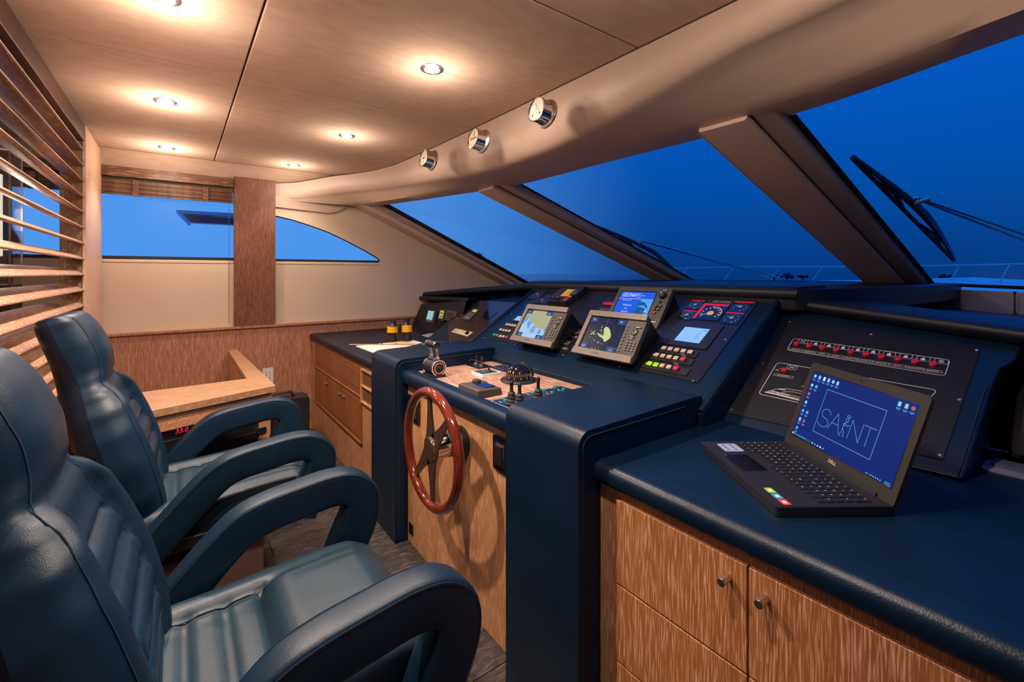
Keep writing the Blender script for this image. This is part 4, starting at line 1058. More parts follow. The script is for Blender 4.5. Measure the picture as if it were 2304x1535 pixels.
plotter('silver framed plotter showing a yellow and blue sea chart', (1.515, 2.073, 0.975), True)
plotter('silver framed plotter showing a dark radar picture with yellow echoes', (1.528, 1.588, 0.972), False)
# navigation display with the welcome screen
w_, h_ = 0.325, 0.215
F = unit_frame((1.800, 1.632, 1.102), 55)
nv = thing('navigation_display', 'dark framed navigation display showing a blue welcome screen with an eye', 'display', F.M())
housing(nv, w_, h_, 0.1, F, 0)
MB().prism(rrect(0, w_, -0.02, h_, 0.022), -0.022, 0.0, grey_pl).build('fascia', nv, bev=0.005)
sx0, sx1, sy0, sy1 = 0.028, 0.243, 0.0, h_ - 0.030
SW, SH = sx1 - sx0, sy1 - sy0; X = lambda f: sx0 + SW * f
Y_ = lambda f: sy0 + SH * f
scn = MB().rect(sx0 - 0.006, sx1 + 0.004, sy0 - 0.008, sy1 + 0.006, 0.0004, blk_gloss).rect(sx0, sx1, sy0, sy1, 0.0008, g_blue).build('screen', nv)
d = MB()
d.poly([(X(a), Y_(b), 0.0010) for a, b in ((0.60, 0.0), (1.0, 0.0), (1.0, 0.76), (0.68, 0.76), (0.66, 0.60), (0.72, 0.42), (0.70, 0.2))], g_blue2)
d.poly([(X(a), Y_(b), 0.0012) for a, b in ((0.60, 0.62), (0.70, 0.70), (0.82, 0.66), (0.93, 0.52), (0.90, 0.50), (0.80, 0.58), (0.68, 0.56))], g_blue3)
d.poly([(X(a), Y_(b), 0.0012) for a, b in ((0.60, 0.40), (0.68, 0.52), (0.78, 0.52), (0.90, 0.46), (0.96, 0.36), (0.86, 0.32), (0.74, 0.24), (0.64, 0.28))], g_blue3)
d.poly([(X(a), Y_(b), 0.0014) for a, b in ((0.80, 0.37), (0.86, 0.43), (0.92, 0.44), (0.955, 0.36))], g_lcd)
d.disc(X(0.85), Y_(0.40), SW * 0.03, 0.0016, g_blue3, 14)
d.stroke([(X(0), Y_(0.77)), (X(1), Y_(0.77))], 0.0014, 0.0014, g_white)
d.text('GEONAV', X(0.29), Y_(0.885), 0.0016, 0.034, g_white, shear=0.25, sx=0.72)
for k, tx in enumerate(('your', 'safe course', 'at sea')): d.text(tx, X(0.53), Y_(0.945 - 0.06 * k), 0.0016, 0.0095, g_white, align='LEFT')
d.text('Gourmet v10', X(0.26), Y_(0.72), 0.0016, 0.0105, g_white)
for k, tx in enumerate(('Welcome', 'on', 'board!')): d.text(tx, X(0.33), Y_(0.56 - 0.105 * k), 0.0016, 0.0145, g_white)
d.build('screen_graphics', scn)
MB().prism(rrect(0.266, 0.306, h_ - 0.022, h_ - 0.010, 0.006), 0, 0.003, blk).rect(0.274, 0.298, h_ - 0.0175, h_ - 0.0145, 0.0033, white_ink).build('key', nv)
MB().lathe([(0, 0.016), (0.015, 0.016), (0.0185, 0.012), (0.0195, 0)], blk, 28, (0.287, h_ - 0.046, 0)).rect(0.280, 0.284, h_ - 0.043, h_ - 0.033, 0.0163, white_ink).build('rotary_knob', nv)
MB().lathe([(0, 0.006), (0.007, 0.006), (0.008, 0)], blk, 16, (0.286, h_ - 0.082, 0)).build('key', nv)
for (a, b) in ((0.274, 0.106), (0.296, 0.106), (0.270, 0.124), (0.293, 0.124)):
    MB().lathe([(0, 0.006), (0.0075, 0.006), (0.0085, 0)], blk, 16, (a, h_ - b, 0)).rect(a - 0.004, a + 0.004, h_ - b - 0.001, h_ - b + 0.001, 0.0063, white_ink).build('key', nv)
MB().lathe([(0, 0.007), (0.007, 0.007), (0.0085, 0)], red_btn, 16, (0.280, h_ - 0.144, 0)).build('power_key', nv)
MB().stroke([(0.260, 0.012), (0.268, 0.045), (0.300, 0.055), (w_ - 0.004, 0.055)], 0.0012, 0.0004, dark_ink).stroke([(0.275, 0.022), (0.305, 0.022)], 0.004, 0.0005, white_ink).build('card_door_line', nv)

# ---- alarm panel on the starboard wing
u0, v0 = RW.uv(1900, 860)
ap = thing('alarm_panel', 'black alarm panel with a row of ten red buttons and a boat outline', 'instrument panel', RW.M(u0, v0))
L = lambda x, y: loc(RW, x, y, 1900, 860)
cn = [L(1636, 930), L(2122, 1036), L(2207, 785), L(1775, 719)]
mb = MB(); mb.prism(cn, 0, 0.003, carbon); mb.build('panel', ap, bev=0.001)
screwset(ap, [L(*q) for q in ((1776.8, 724.7), (1960.8, 753.2), (2198.6, 789), (1715.9, 818.5), (1646.4, 922.5), (2159.6, 900.5), (2115, 1025.5))], 0.003)
def outline(mb, P, rad, wd, z, m):
    out = []
    n = len(P)
    for i in range(n):
        a, b, c = V(P[i - 1] + (0,)), V(P[i] + (0,)), V(P[(i + 1) % n] + (0,))
        p0 = b + (a - b).normalized() * rad; p1 = b + (c - b).normalized() * rad
        for k in range(5):
            t = k / 4; out.append(((1 - t) ** 2 * p0 + 2 * t * (1 - t) * b + t * t * p1).xy)
    mb.stroke(out, wd, z, m, True)
ink = MB(); z = 0.0034
outline(ink, [L(1771, 789), L(2126, 848), L(2138, 812), L(1786, 763)], 0.012, 0.0018, z, white_ink)
outline(ink, [L(1707, 888), L(2030, 958), L(2110, 880), L(1750, 817)], 0.014, 0.0018, z, white_ink)
bt = [(195, 218), (360, 245), (532, 270), (713, 298), (902, 325), (1098, 355), (1300, 388), (1513, 418), (1735, 452), (1967, 487)]
names = ('ALARM TEST', 'WHEELHOUSE', 'GALLEY', 'VIP CABIN', 'PORT GUEST CAB', 'STBD GUEST CAB', 'SERVICE CAB', 'SALOON', 'ENGINE ROOM', 'ALARM RESET')
tb = [(178, 277), (345, 304), (517, 330), (696, 360), (887, 390), (1080, 421), (1282, 453), (1495, 486), (1717, 519), (1950, 556)]
def redbtn(x, y):
    MB().lathe([(0, 0.016), (0.008, 0.0155), (0.0105, 0.013), (0.011, 0.003)], red_btn, 20, (x, y, 0)).build('button', ap)
    ink.disc(x, y, 0.0135, 0.0032, blk, 20)
for k, (a, b) in enumerate(bt):
    x, y = L(1760 + a / 5.76, 740 + b / 5.76); redbtn(x, y)
    ix, iy = x + 0.014, y + 0.0225
    ink.stroke(rrect(ix - 0.016, ix + 0.016, iy - 0.0105, iy + 0.0105, 0.005), 0.0013, z, white_ink, True)
    if k in (0,): ink.stroke([(ix - 0.008, iy - 0.006), (ix + 0.008, iy + 0.006)], 0.0015, z, white_ink); ink.stroke([(ix - 0.008, iy + 0.006), (ix + 0.008, iy - 0.006)], 0.0015, z, white_ink)
    elif k == 9: ink.stroke([(ix + 0.006 * math.cos(j * PI / 5), iy + 0.006 * math.sin(j * PI / 5)) for j in range(10)], 0.0015, z, white_ink, True); ink.disc(ix, iy, 0.003, z, white_ink, 8)
    else: ink.poly([(ix - 0.006, iy - 0.007, z), (ix + 0.006, iy - 0.007, z), (ix + 0.004, iy, z), (ix + 0.001, iy + 0.008, z), (ix - 0.002, iy + 0.002, z), (ix - 0.005, iy + 0.003, z)], white_ink)
    tx, ty = L(1760 + tb[k][0] / 5.76, 740 + tb[k][1] / 5.76)
    ink.stroke(rrect(tx - 0.023, tx + 0.023, ty - 0.0048, ty + 0.0048, 0.0046), 0.001, z, white_ink, True)
    ink.text(names[k], tx, ty, z, 0.0062, white_ink, sx=min(0.8, 7.6 / (0.62 * len(names[k]) + 0.5) * 0.8))
x, y = L(1766, 837.5); redbtn(x, y)
ix, iy = x + 0.016, y + 0.025; ink.stroke(rrect(ix - 0.016, ix + 0.016, iy - 0.0105, iy + 0.0105, 0.005), 0.0013, z, white_ink, True); ink.stroke([(ix - 0.010, iy - 0.006), (ix + 0.010, iy + 0.006)], 0.0015, z, white_ink); ink.stroke([(ix - 0.010, iy + 0.006), (ix + 0.010, iy - 0.006)], 0.0015, z, white_ink)
tx, ty = L(1762.5, 847.5); ink.stroke(rrect(tx - 0.033, tx + 0.033, ty - 0.0048, ty + 0.0048, 0.0046), 0.001, z, white_ink, True); ink.text('BILGE ALARM TEST', tx, ty, z, 0.0062, white_ink, sx=0.75)
ink.text('PS', x - 0.026, y, z, 0.012, white_ink); ink.text('1', x - 0.020, y + 0.010, z, 0.010, white_ink)
def pl(pts, wd=0.0014): ink.stroke([L(1700 + a / 12.79, 810 + b / 12.79) for a, b in pts], wd, z, white_ink)
pl([(450, 905), (560, 870), (690, 852), (860, 848), (1040, 872), (1260, 908), (1420, 935), (1700, 985)])
pl([(760, 960), (830, 938), (940, 932), (1100, 945), (1400, 1005), (1700, 1060)])
pl([(690, 862), (860, 888)], 0.003)
pl([(350, 925), (410, 905), (990, 1030), (1340, 1115), (1800, 1210)])
pl([(450, 915), (980, 1035)], 0.004)
pl([(350, 925), (560, 985), (740, 1022), (1340, 1160), (1800, 1260)])
pl([(290, 945), (600, 1010), (930, 1095), (1310, 1190), (1800, 1300)], 0.004)
pl([(580, 1005), (620, 985), (700, 1010)]); pl([(1410, 800), (1470, 770), (1490, 730)], 0.003); pl([(1420, 795), (1470, 830)], 0.002); pl([(1340, 775), (1385, 772)], 0.002); pl([(1430, 695), (1490, 690)], 0.002)
ink.build('printed_markings', ap)

# ---- port wing panel
u0, v0 = LW.uv(1050, 725)
kp = thing('keyed_panel', 'dark brown panel on the port wing with key plate, green display unit and hatch', 'instrument panel', LW.M(u0, v0))
L = lambda x, y: loc(LW, x, y, 1050, 725)
MB().prism([L(975, 759), L(1052, 775), L(1178, 682), L(1071, 677)], 0, 0.003, mat('brown_panel', (0.022, 0.012, 0.013), 0.22, coat=0.4)).build('panel', kp, bev=0.001)
screwset(kp, [L(*q) for q in ((979.7, 757.5), (1013.2, 768), (1073.5, 678.6), (1118, 677.6), (1027.9, 717))], 0.003)
qd = [L(1016, 748), L(1052, 758.5), L(1065, 749), L(1026, 740.5)]
MB().prism(qd, 0.003, 0.006, cream_btn).build('key_plate', kp, bev=0.001)
x, y = L(1053.5, 752); MB().lathe([(0, 0.016), (0.011, 0.015), (0.014, 0.006)], blk, 14, (x, y, 0)).box(x - 0.004, x + 0.004, y - 0.018, y + 0.018, 0.015, 0.024, blk).build('key_switch', kp)
a = L(1022, 744.5); b = L(1036, 747.5); t = MB(); t.text('SEA TEL', a[0] + 0.028, a[1] - 0.006, 0.0065, 0.014, dark_ink); t.disc(*L(1043, 748), 0.006, 0.0065, dark_ink, 10); t.build('lettering', kp)
qd = [L(1038, 719), L(1054, 723.5), L(1081, 700), L(1069, 694.5)]
MB().prism(qd, 0.003, 0.010, grey_pl).build('remote_unit', kp, bev=0.002)
MB().poly([(*p, 0.0104) for p in (L(1063, 703.5), L(1071.5, 705), L(1076, 700), L(1067.5, 698.8))], g_limel).build('remote_screen', kp)
mk = MB()
for j in range(3):
    for i in range(4):
        p = L(1049 + 4.2 * j + 2.6 * i - 0.5 * j, 716 - 4.2 * j + 0.7 * i); mk.disc(*p, 0.006, 0.0106, grey_ink if j else white_ink, 8)
mk.build('remote_keys', kp)
qd = [L(1080, 716), L(1098, 722), L(1121, 702), L(1098, 698)]
MB().prism(qd, 0.003, 0.006, blk_gloss).build('hatch', kp, bev=0.001)
# displays in the outer bay
BAY = Frame(V((1.775, 3.7, 0.826)), u=(0, -1, 0), v=(0.085, 0, 0.304))
u0, v0 = BAY.uv(1000, 715)
pd = thing('port_displays', 'row of three small display units recessed at the far port end of the dashboard', 'display', BAY.M(u0, v0))
L = lambda x, y: loc(BAY, x, y, 1000, 715)
for (bx, sc_, mm, nm) in (([(959, 726), (979, 727), (991, 699), (968, 698)], [(962, 719.5), (975, 721.5), (983, 702.5), (970, 700)], g_teal, 'display_unit'), ([(987, 722), (1002, 723), (1010, 699), (995, 697)], [(990, 716.5), (998, 717.5), (1006, 701), (997, 699.5)], g_ylcd, 'display_unit'), ([(1002, 722), (1024, 724), (1036, 702), (1012, 700)], [(1006, 720), (1020, 721.5), (1029, 706), (1014, 704)], blk_gloss, 'display_unit')):
    q = [L(*p) for p in bx]; x0, x1 = min(q[0][0], q[3][0]) * 0.5 + max(q[0][0], q[3][0]) * 0.5, (q[1][0] + q[2][0]) / 2; y0, y1 = (q[0][1] + q[1][1]) / 2, (q[2][1] + q[3][1]) / 2
    o = MB().prism(rrect(x0, x1, y0, y1, 0.01), 0.0, 0.02, blk if mm is not blk_gloss else grey_pl).build(nm, pd, bev=0.004)
    q = [L(*p) for p in sc_]; sx0, sx1 = (q[0][0] + q[3][0]) / 2, (q[1][0] + q[2][0]) / 2; sy0, sy1 = (q[0][1] + q[1][1]) / 2, (q[2][1] + q[3][1]) / 2
    m_ = MB(); m_.rect(sx0, sx1, sy0, sy1, 0.0206, mm)
    if mm is g_teal:
        for k in range(5): m_.stroke([(sx0 + 0.008, sy1 - 0.02 - 0.018 * k), (sx1 - 0.008, sy1 - 0.02 - 0.018 * k)], 0.003, 0.021, g_lcdi)
    elif mm is g_ylcd:
        for k in range(4): m_.stroke([(sx0 + 0.015 + 0.006 * (k % 2), sy1 - 0.02 - 0.03 * k), (sx1 - 0.012, sy1 - 0.025 - 0.03 * k)], 0.008, 0.021, dark_ink)
    m_.build('screen', o)
# ================================================================== ON THE HELM DECK
def deck_at(x, y): return DECK.uv(x, y)
# engine throttle
tu, tv = deck_at(977, 846)
th = thing('throttle', 'chrome and black twin-lever engine throttle on the port corner of the helm deck', 'throttle', DECK.M(tu, tv))
MB().prism([(-0.055, -0.035), (0.055, -0.035), (0.055, 0.035), (-0.055, 0.035)], 0, 0.014, blk).build('base', th, bev=0.004)
AXM = Matrix.Translation((0, 0, 0.046)) @ Matrix.Rotation(PI / 2, 4, 'Y')       # drum lies athwart
MB(AXM).lathe([(0.020, -0.052), (0.034, -0.052), (0.036, -0.05), (0.036, 0.05), (0.034, 0.052), (0.020, 0.052)], blk, 32).build('drum', th)
for z in (-0.053, 0.044): MB(AXM).lathe([(0.0335, z), (0.0385, z), (0.0390, z + 0.005), (0.0385, z + 0.009), (0.0335, z + 0.009)], chrome, 36).build('drum_rim', th)
mb = MB(AXM); mb.lathe([(0.024, 0.052), (0.0265, 0.056), (0.0235, 0.056), (0.022, 0.052)], chrome, 32); mb.lathe([(0, 0.046), (0.022, 0.048), (0.024, 0.052)], blk_gloss, 28); mb.build('drum_dial', th)
mb = MB(); mb.prism(rrect(-0.034, 0.034, -0.016, 0.016, 0.004), 0.078, 0.086, chrome)
for k in range(6): mb.box(-0.028 + 0.01 * k, -0.023 + 0.01 * k, -0.012, 0.012, 0.086, 0.088, steel)
mb.build('crown', th, bev=0.001)
for sx in (-0.036, 0.030):
    mb = MB(); n_ = 10; vs = []
    for k in range(n_ + 1):
        t = k / n_; z = 0.078 + 0.070 * t; hw = 0.013 - 0.005 * math.sin(PI * t); yy = 0.006 * math.sin(PI * t) - 0.012 * t
        vs += [(sx - 0.004, yy - hw, z), (sx + 0.006, yy - hw, z), (sx + 0.006, yy + hw, z), (sx - 0.004, yy + hw, z)]
    mb.add(vs, [(4 * k + i, 4 * k + (i + 1) % 4, 4 * k + 4 + (i + 1) % 4, 4 * k + 4 + i) for k in range(n_) for i in range(4)] + [(3, 2, 1, 0), tuple(4 * n_ + i for i in range(4))], chrome)
    mb.build('lever', th, bev=0.0025)
HM = Matrix.Translation((0, -0.010, 0.156)) @ Matrix.Rotation(PI / 2, 4, 'Y')
MB(HM).lathe([(0, -0.042), (0.016, -0.042), (0.0175, -0.040), (0.0175, -0.0015), (0.0165, 0), (0.0175, 0.0015), (0.0175, 0.040), (0.016, 0.042), (0, 0.042)], blk, 28).build('grip', th)
for z in (-0.050, 0.042): MB(HM).lathe([(0, z), (0.017, z), (0.0185, z + 0.003), (0.0185, z + 0.006), (0.017, z + 0.008), (0, z + 0.008)], chrome, 28).build('grip_cap', th)
# ignition keys
ku, kv = deck_at(1078, 824)
ks = thing('ignition_panel', 'small black plate with two ring-joined keys at the rear of the helm deck', 'switch', DECK.M(ku, kv))
MB().prism(rrect(-0.065, 0.065, -0.045, 0.045, 0.004), 0, 0.004, blk_panel).build('plate', ks, bev=0.001)
for sx in (-0.028, 0.026):
    MB().lathe([(0, 0.018), (0.012, 0.018), (0.020, 0.008), (0.021, 0.004)], blk, 20, (sx, 0, 0)).build('lock', ks)
    k_ = MB(); k_.box(sx - 0.0015, sx + 0.0015, -0.004, 0.004, 0.016, 0.036, brass); k_.prism(rrect(-0.011, 0.011, 0.034, 0.056, 0.009), -0.0015, 0.0015, brass, Matrix.Translation((sx, 0, 0)) @ Matrix.Rotation(PI / 2, 4, 'X')); k_.build('key', ks)
MB().tube([(-0.05 + 0.052 * (1 - math.cos(t)) , -0.02 - 0.028 * math.sin(t), 0.042 - 0.034 * abs(math.cos(t)) ** 2 * (1 if t < 1.57 else 0.2)) for t in [k * PI / 16 for k in range(17)]], 0.0014, steel, 6).build('key_ring', ks)
# joystick on the white plate
ju, jv = deck_at(1093, 842)
js = thing('trim_panel', 'white rimmed square control with a short black toggle stick on the helm deck', 'control', DECK.M(ju, jv))
MB().prism(rrect(-0.052, 0.052, -0.055, 0.055, 0.006), 0, 0.012, white_pl).build('surround', js, bev=0.002)
MB().prism(rrect(-0.044, 0.044, -0.046, 0.046, 0.004), 0.012, 0.0135, mat('slate_insert', (0.04, 0.05, 0.06), 0.4)).build('insert', js)
MB().lathe([(0.012, 0.0135), (0.011, 0.018), (0.005, 0.022), (0.0045, 0.040), (0.0055, 0.044), (0.003, 0.047), (0, 0.047)], blk, 16, (0.020, 0.006, 0)).build('stick', js)
mk = MB()
for a, b in ((-0.022, 0.004), (-0.006, -0.012), (-0.012, 0.020)): mk.poly([(a - 0.004, b - 0.004, 0.014), (a + 0.004, b - 0.004, 0.014), (a, b + 0.005, 0.014)], yel_btn)
mk.build('arrows', js)
# keypad plate behind the compass
bu, bv = deck_at(1134, 829)
bp_ = thing('keypad_panel', 'dark navy keypad plate behind the compass dome', 'control', DECK.M(bu, bv))
MB().prism(rrect(-0.060, 0.075, -0.050, 0.050, 0.004), 0, 0.005, mat('navy_plate', (0.008, 0.010, 0.035), 0.3)).build('plate', bp_, bev=0.001)
for i in range(3):
    for j in range(2):
        k_ = MB(); k_.lathe([(0, 0.007), (0.009, 0.007), (0.0095, 0.005)], blk, 14, (-0.028 + 0.03 * i, -0.010 + 0.03 * j, 0)); k_.stroke([(-0.034 + 0.03 * i, -0.010 + 0.03 * j), (-0.022 + 0.03 * i, -0.010 + 0.03 * j)], 0.002, 0.0073, grey_ink); k_.build('key', bp_)
t = MB(); t.stroke([(-0.05, -0.036), (0.05, -0.036)], 0.003, 0.0053, grey_ink); t.stroke([(-0.05, 0.04), (0.03, 0.04)], 0.003, 0.0053, grey_ink); t.build('lettering', bp_)
# compass
cu, cv = deck_at(1166, 857)
cp = thing('compass', 'black domed steering compass with a pink lit card on the helm deck', 'compass', DECK.M(cu, cv))
MB().lathe([(0, 0.0), (0.083, 0.0), (0.084, 0.006), (0.078, 0.011), (0.060, 0.012), (0.0, 0.012)], blk, 48).build('flange', cp)
dome = [(0.066 * math.cos(a), 0.016 + 0.068 * math.sin(a)) for a in [k * PI / 20 for k in range(-1, 11)]]
MB().lathe(dome[:5], acrylic, 48).build('dome_window', cp)
MB().lathe(dome[4:], blk_gloss, 48).build('dome', cp)
MB().lathe([(0.056, 0.012), (0.058, 0.030), (0.057, 0.048), (0.045, 0.052), (0, 0.052)], blk, 40).build('bowl', cp)
cdm = MB()
for k in range(36):
    a = k * PI / 18; c, q = math.cos(a), math.sin(a); h = 0.010 if k % 3 else 0.014
    cdm.add([(0.0592 * c - q * 0.0009, 0.0592 * q + c * 0.0009, 0.030), (0.0592 * c + q * 0.0009, 0.0592 * q - c * 0.0009, 0.030), (0.0592 * c + q * 0.0009, 0.0592 * q - c * 0.0009, 0.030 + h), (0.0592 * c - q * 0.0009, 0.0592 * q + c * 0.0009, 0.030 + h)], [(0, 1, 2, 3)], g_comp)
for k in range(12):
    a = k * PI / 6 + 0.1
    M_ = Matrix.Rotation(a, 4, 'Z') @ Matrix.Translation((0, -0.0598, 0.022)) @ Matrix.Rotation(PI / 2, 4, 'X')
    cdm.text(('N', '3', '6', 'E', '12', '15', 'S', '21', '24', 'W', '30', '33')[k], 0, 0, 0, 0.014, g_comp, M=M_)
cdm.build('card', cp)
hd = [V((0.030 * math.cos(a), 0.0, 0)) for a in ()]
mb = MB(); n_ = 8
for side in (1,):
    vs = []
    for k in range(n_ + 1):
        el = math.radians(8 + 70 * k / n_); rr = 0.065
        for (w_, ro) in ((-0.020, 0.0), (0.020, 0.0), (0.017, 0.010), (-0.017, 0.010)):
            r_ = rr + ro; vs.append((w_ * (1.25 - 0.4 * k / n_), r_ * math.cos(el), 0.016 + r_ * math.sin(el)))
    mb.add(vs, [(4 * k + i, 4 * k + (i + 1) % 4, 4 * k + 4 + (i + 1) % 4, 4 * k + 4 + i) for k in range(n_) for i in range(4)] + [(3, 2, 1, 0), tuple(4 * n_ + i for i in range(4))], blk)
mb.build('light_hood', cp, bev=0.003).rotation_euler = (0, 0, -0.75)
MB().box(0.056, 0.074, 0.020, 0.050, 0.010, 0.022, blk).build('lamp_socket', cp, bev=0.003)
# autopilot control head
au, av = deck_at(1080, 884)
ah = thing('autopilot_control', 'grey wedge shaped autopilot control with small blue screen at the front of the helm deck', 'control', DECK.M(au, av))
mb = MB(); x0, x1, y0, y1 = -0.083, 0.083, -0.062, 0.060
mb.add([(x0, y0, 0), (x1, y0, 0), (x1, y1, 0), (x0, y1, 0), (x0 + 0.004, y0 + 0.003, 0.034), (x1 - 0.004, y0 + 0.003, 0.034), (x1 - 0.005, y1 - 0.004, 0.030), (x0 + 0.005, y1 - 0.004, 0.030)],
       [(3, 2, 1, 0), (4, 5, 6, 7), (0, 1, 5, 4), (1, 2, 6, 5), (2, 3, 7, 6), (3, 0, 4, 7)], grey_pl)
mb.build('case', ah, bev=0.006, seg=3)
MB().prism(rrect(-0.018, 0.058, -0.014, 0.040, 0.004), 0.0335, 0.0352, blk_gloss).rect(-0.012, 0.052, -0.008, 0.034, 0.0355, g_helm).build('screen', ah)
MB().lathe([(0, 0.046), (0.015, 0.046), (0.019, 0.043), (0.020, 0.033)], rubber, 28, (-0.044, 0.010, 0)).build('rotary_knob', ah)
for k in range(4):
    MB().prism(rrect(-0.002 + 0.019 * k, 0.011 + 0.019 * k, -0.042, -0.030, 0.004), 0.033, 0.0372, steel).build('key', ah, bev=0.001)
for k in range(4):
    MB().prism(rrect(-0.070 + 0.016 * k, -0.060 + 0.016 * k, 0.042, 0.050, 0.003), 0.031, 0.0352, steel).build('key', ah, bev=0.001)
# joystick and button panel
pu, pv = deck_at(1220, 893)
L = lambda x, y: loc(DECK, x, y, 1220, 893)
jp = thing('thruster_panel', 'navy control panel with three ribbed joysticks and teal buttons beside the navy upright', 'control', DECK.M(pu, pv))
cn = [L(1105, 907), L(1150, 929), L(1316, 886), L(1254, 868)]
x0 = (cn[0][0] + cn[3][0]) / 2; x1 = 1.222; y0 = (cn[0][1] + cn[1][1]) / 2; y1 = cn[3][1]
xr_ = (Yc - 1.2235) - pu
MB().prism(rrect(x0, xr_, y0, y1, 0.004), 0, 0.004, mat('navy_panel', (0.010, 0.012, 0.032), 0.35)).build('plate', jp, bev=0.001)
ink = MB(); z = 0.0044
ink.stroke(rrect(x0 + 0.006, xr_ - 0.004, y0 + 0.006, y1 - 0.006, 0.01), 0.0014, z, grey_ink, True)
ink.stroke([(x0 + 0.012, y0 + 0.075), (x0 + 0.012, y0 + 0.012), (xr_ - 0.01, y0 + 0.012)], 0.0016, z, white_ink)
a = L(1184, 912); b = L(1242, 898); ink.stroke(rrect(min(a[0], b[0]) - 0.03, xr_ - 0.008, a[1] - 0.018, b[1] + 0.01, 0.012), 0.0014, z, white_ink, True)
def stick(x, y, hgt):
    q = L(x, y)
    MB().lathe([(0.024, 0.004), (0.024, 0.010), (0.019, 0.014), (0.021, 0.018), (0.0185, 0.024), (0.015, 0.026), (0.018, 0.031), (0.016, 0.037), (0.0125, 0.039), (0.015, 0.044), (0.012, 0.050), (0.0075, 0.052), (0.0070, 0.060)], rubber, 20, (*q, 0)).build('boot', jp)
    MB().lathe([(0.0065, 0.058), (0.0065, hgt - 0.004), (0.0075, hgt - 0.002), (0.0078, hgt + 0.008), (0.005, hgt + 0.012), (0, hgt + 0.012)], blk, 14, (*q, 0)).build('joystick', jp)
stick(1151, 912, 0.080); stick(1169, 916.5, 0.078); stick(1211, 905, 0.086)
for (x, y) in ((1137.5, 905.5), (1193, 907), (1199, 888.5), (1225, 882), (1242.5, 887.5), (1250, 875), (1260, 893.5), (1268, 880), (1286, 886)):
    q = L(x, y); MB().lathe([(0, 0.013), (0.0085, 0.0125), (0.010, 0.010), (0.0102, 0.004)], teal_btn, 18, (*q, 0)).build('button', jp)
    for (dx, dy, w_) in ((0.022, -0.004, 0.010), (-0.005, -0.022, 0.014)):
        ink.stroke([(q[0] + dx - w_ / 2, q[1] + dy), (q[0] + dx + w_ / 2, q[1] + dy)], 0.006, z, grey_ink)
for (x, y, m_) in ((1224, 897, red_btn), (1305, 891, yel_btn), (1173, 895, yel_btn), (1279, 897, red_btn)):
    q = L(x, y)
    if q[0] < xr_ - 0.012: MB().lathe([(0, 0.012), (0.0085, 0.0115), (0.0095, 0.004)], m_, 16, (*q, 0)).build('button', jp)
ink.build('printed_markings', jp)

# ================================================================== STEERING WHEEL
wh = thing('steering_wheel', 'varnished mahogany steering wheel with bronze spokes and chrome hub on the helm front', 'steering wheel', (0.80, 1.624, 0.662))
N_ = 72; rim = []
for i in range(N_):
    a = 2 * PI * i / N_; rim.append((0, 0.220 * math.cos(a), 0.220 * math.sin(a)))
mb = MB(); mb.tube(rim, 0.0195, mahog, 16, closed=True); mb.build('rim', wh)
WM = Matrix(((0, 0, -1, 0), (-1, 0, 0, 0), (0, 1, 0, 0), (0, 0, 0, 1)))          # drawing plane facing aft
rot0 = math.radians(-20)
mb = MB(WM @ Matrix.Rotation(rot0, 4, 'Z'))
def spoke(a):
    c = Matrix.Rotation(math.radians(a) - PI / 2, 4, 'Z')
    out = []
    for k in range(13):
        t = k / 12; y = 0.02 + 0.20 * t; out.append((0.013 + 0.030 * (1 - t) ** 2.2, y))
    pts = [(-x, y) for x, y in out] + [(x, y) for x, y in reversed(out)]
    mb.prism(pts, -0.004, 0.004, bronze, WM @ Matrix.Rotation(rot0, 4, 'Z') @ c)
for a in (90 - 24, 90 + 24, 270 - 24, 270 + 24): spoke(a)
mb.cyl(0, 0, -0.0045, 0.0045, 0.055, bronze, 32, M=WM)
mb.build('spokes', wh, bev=0.001)
MB(WM).lathe([(0, 0.012), (0.040, 0.010), (0.044, 0.004)], bronze, 36).build('hub_cap', wh)
MB(WM).lathe([(0.043, 0.0095), (0.0455, 0.008), (0.0465, 0.003)], chrome, 36).build('hub_ring', wh)
MB(WM).lathe([(0.030, -0.004), (0.044, -0.010), (0.046, -0.085), (0.046, -0.098)], chrome, 36).build('column', wh)
MB(WM).lathe([(0.0466, -0.066), (0.0468, -0.067), (0.0468, -0.094), (0.0466, -0.095)], mat('maker_band', (0.03, 0.10, 0.14), 0.3), 36).build('maker_band', wh)
MB(WM).lathe([(0.046, -0.098), (0.060, -0.100), (0.064, -0.108), (0.064, -0.1385), (0, -0.1385)], blk, 36).build('flange', wh)

